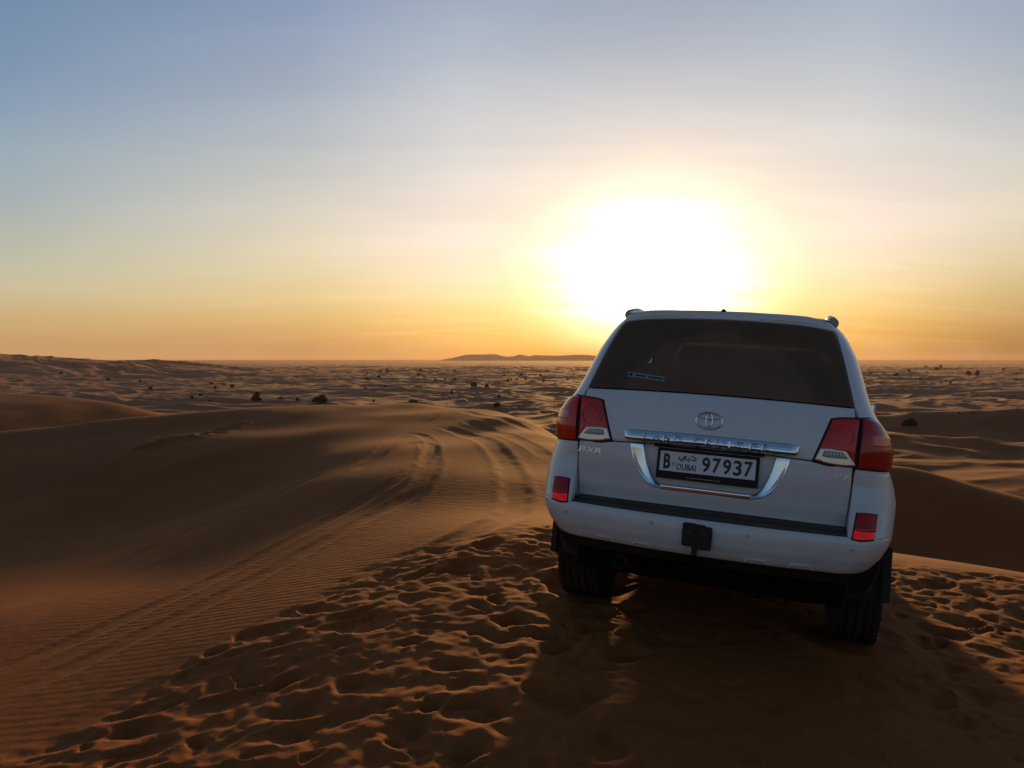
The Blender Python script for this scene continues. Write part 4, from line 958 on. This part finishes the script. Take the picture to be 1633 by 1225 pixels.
# ---- side windows, windscreen, mirrors, door lines, handles
for sg in (1, -1):
    for y0, y1 in ((.62, 1.25), (1.32, 2.10), (2.18, 3.05)):
        g = MB(); zt, zb = 1.70, 1.335
        P = []
        for z in np.linspace(zt, zb, 8):
            r_ = []
            yy1 = min(y1, yend(z)-.16)
            for t_ in np.linspace(0, 1, 10):
                y = y0+(yy1-y0)*t_; p = S(sg*send(y, z), z); f = max(0, (p.y-2.6)/2.1); p.x += sg*(.004-.05*f*f-.03*f); r_.append(p)
            P.append(r_)
        g.grid(P); g.build('side_window', M['glass'], car, angle=0)
    for yd in (1.27, 2.14, 3.12):
        g = MB(); g.tube([(sg*(float(_row(z, 'body')[0])+.0005-(.05*max(0, (yd-2.6)/2.1)**2)), yd, z) for z in np.linspace(1.28, .50, 14)], .0025, 4); g.build('door_gap', M['ink'], car)
    for yd in (1.45, 2.32):
        g = MB(); xh = .955; g.tube([(sg*xh, yd, 1.07), (sg*(xh+.03), yd+.03, 1.075), (sg*(xh+.03), yd+.16, 1.075), (sg*xh, yd+.19, 1.07)], .012, 8); g.build('door_handle', M['chrome'], car)
    g = MB(); g.box((sg*1.02, 3.22, 1.31), (.17, .11, .20), .04); g.box((sg*.93, 3.25, 1.27), (.12, .05, .04), .01); mo = g.build('door_mirror', M['paint'], car)
    g = MB(); g.grid([[Vector((sg*x, 3.163, z)) for x in np.linspace(.955, 1.085, 4)] for z in np.linspace(1.23, 1.39, 4)]); g.build('mirror_glass', M['chrome'], mo, angle=0)
    g = MB(); g.box((sg*.70, 4.745, .98), (.34, .08, .15), .03); g.build('headlight', M['clear'], car)
    g = MB(); g.box((sg*.93, 2.45, .24), (.14, 1.9, .04), .015); g.build('running_board', M['black'], car)
g = MB(); g.box((0, 4.79, .98), (.86, .04, .24), .02); g.build('grille', M['chrome'], car)
g = MB(); g.box((0, 4.70, .42), (1.80, .22, .58), .06); g.build('front_bumper', M['paint'], car)
g = MB(); g.grid([[Vector((x, y-.10*(x/.75)**2, z)) for x in np.linspace(-w, w, 17)] for y, z, w in ((3.68, 1.235, .80), (3.5, 1.38, .76), (3.3, 1.55, .71), (3.08, 1.73, .65), (2.98, 1.82, .60))]); g.build('windscreen', M['glass'], car, angle=0)
# ---- cabin: seats seen dimly through the rear glass, dashboard
for sx, yy in ((-.44, 1.05), (.0, 1.05), (.44, 1.05), (-.42, 2.35), (.42, 2.35)):
    g = MB(); g.box((sx, yy, 1.18), (.40, .14, .52), .05, Matrix.Rotation(radians(-10), 4, 'X')); so_ = g.build('rear_seat' if yy < 2 else 'front_seat', M['seat'], car)
    g = MB(); g.box((sx, yy+.01, 1.50), (.24, .10, .15), .04); g.build('headrest', M['seat'], so_)
g = MB(); g.box((0, 3.35, 1.12), (1.50, .35, .20), .05); g.build('dashboard', M['dark'], car)
del TB['roof']

# ---------------------------------------------------------------- haze: one even body of air round everything
def build_haze():
    x, y, z0, z1 = 6400, 6400, -26., 34.
    me = bpy.data.meshes.new('haze'); vs = [(sx*x, sy*y, z) for z in (z0, z1) for sx, sy in ((-1, -1), (1, -1), (1, 1), (-1, 1))]
    me.from_pydata(vs, [], [(3, 2, 1, 0), (4, 5, 6, 7), (0, 1, 5, 4), (1, 2, 6, 5), (2, 3, 7, 6), (3, 0, 4, 7)])
    m = bpy.data.materials.new('haze'); m.use_nodes = True; nt = m.node_tree; nt.nodes.clear()
    o_ = nt.nodes.new('ShaderNodeOutputMaterial'); v = nt.nodes.new('ShaderNodeVolumePrincipled'); nt.links.new(v.outputs[0], o_.inputs['Volume'])
    v.inputs['Color'].default_value = (.90, .70, .52, 1); v.inputs['Density'].default_value = 6.5e-5; v.inputs['Anisotropy'].default_value = .3
    me.materials.append(m); o = bpy.data.objects.new('haze', me); COL.objects.link(o); o['kind'] = 'stuff'
build_haze()
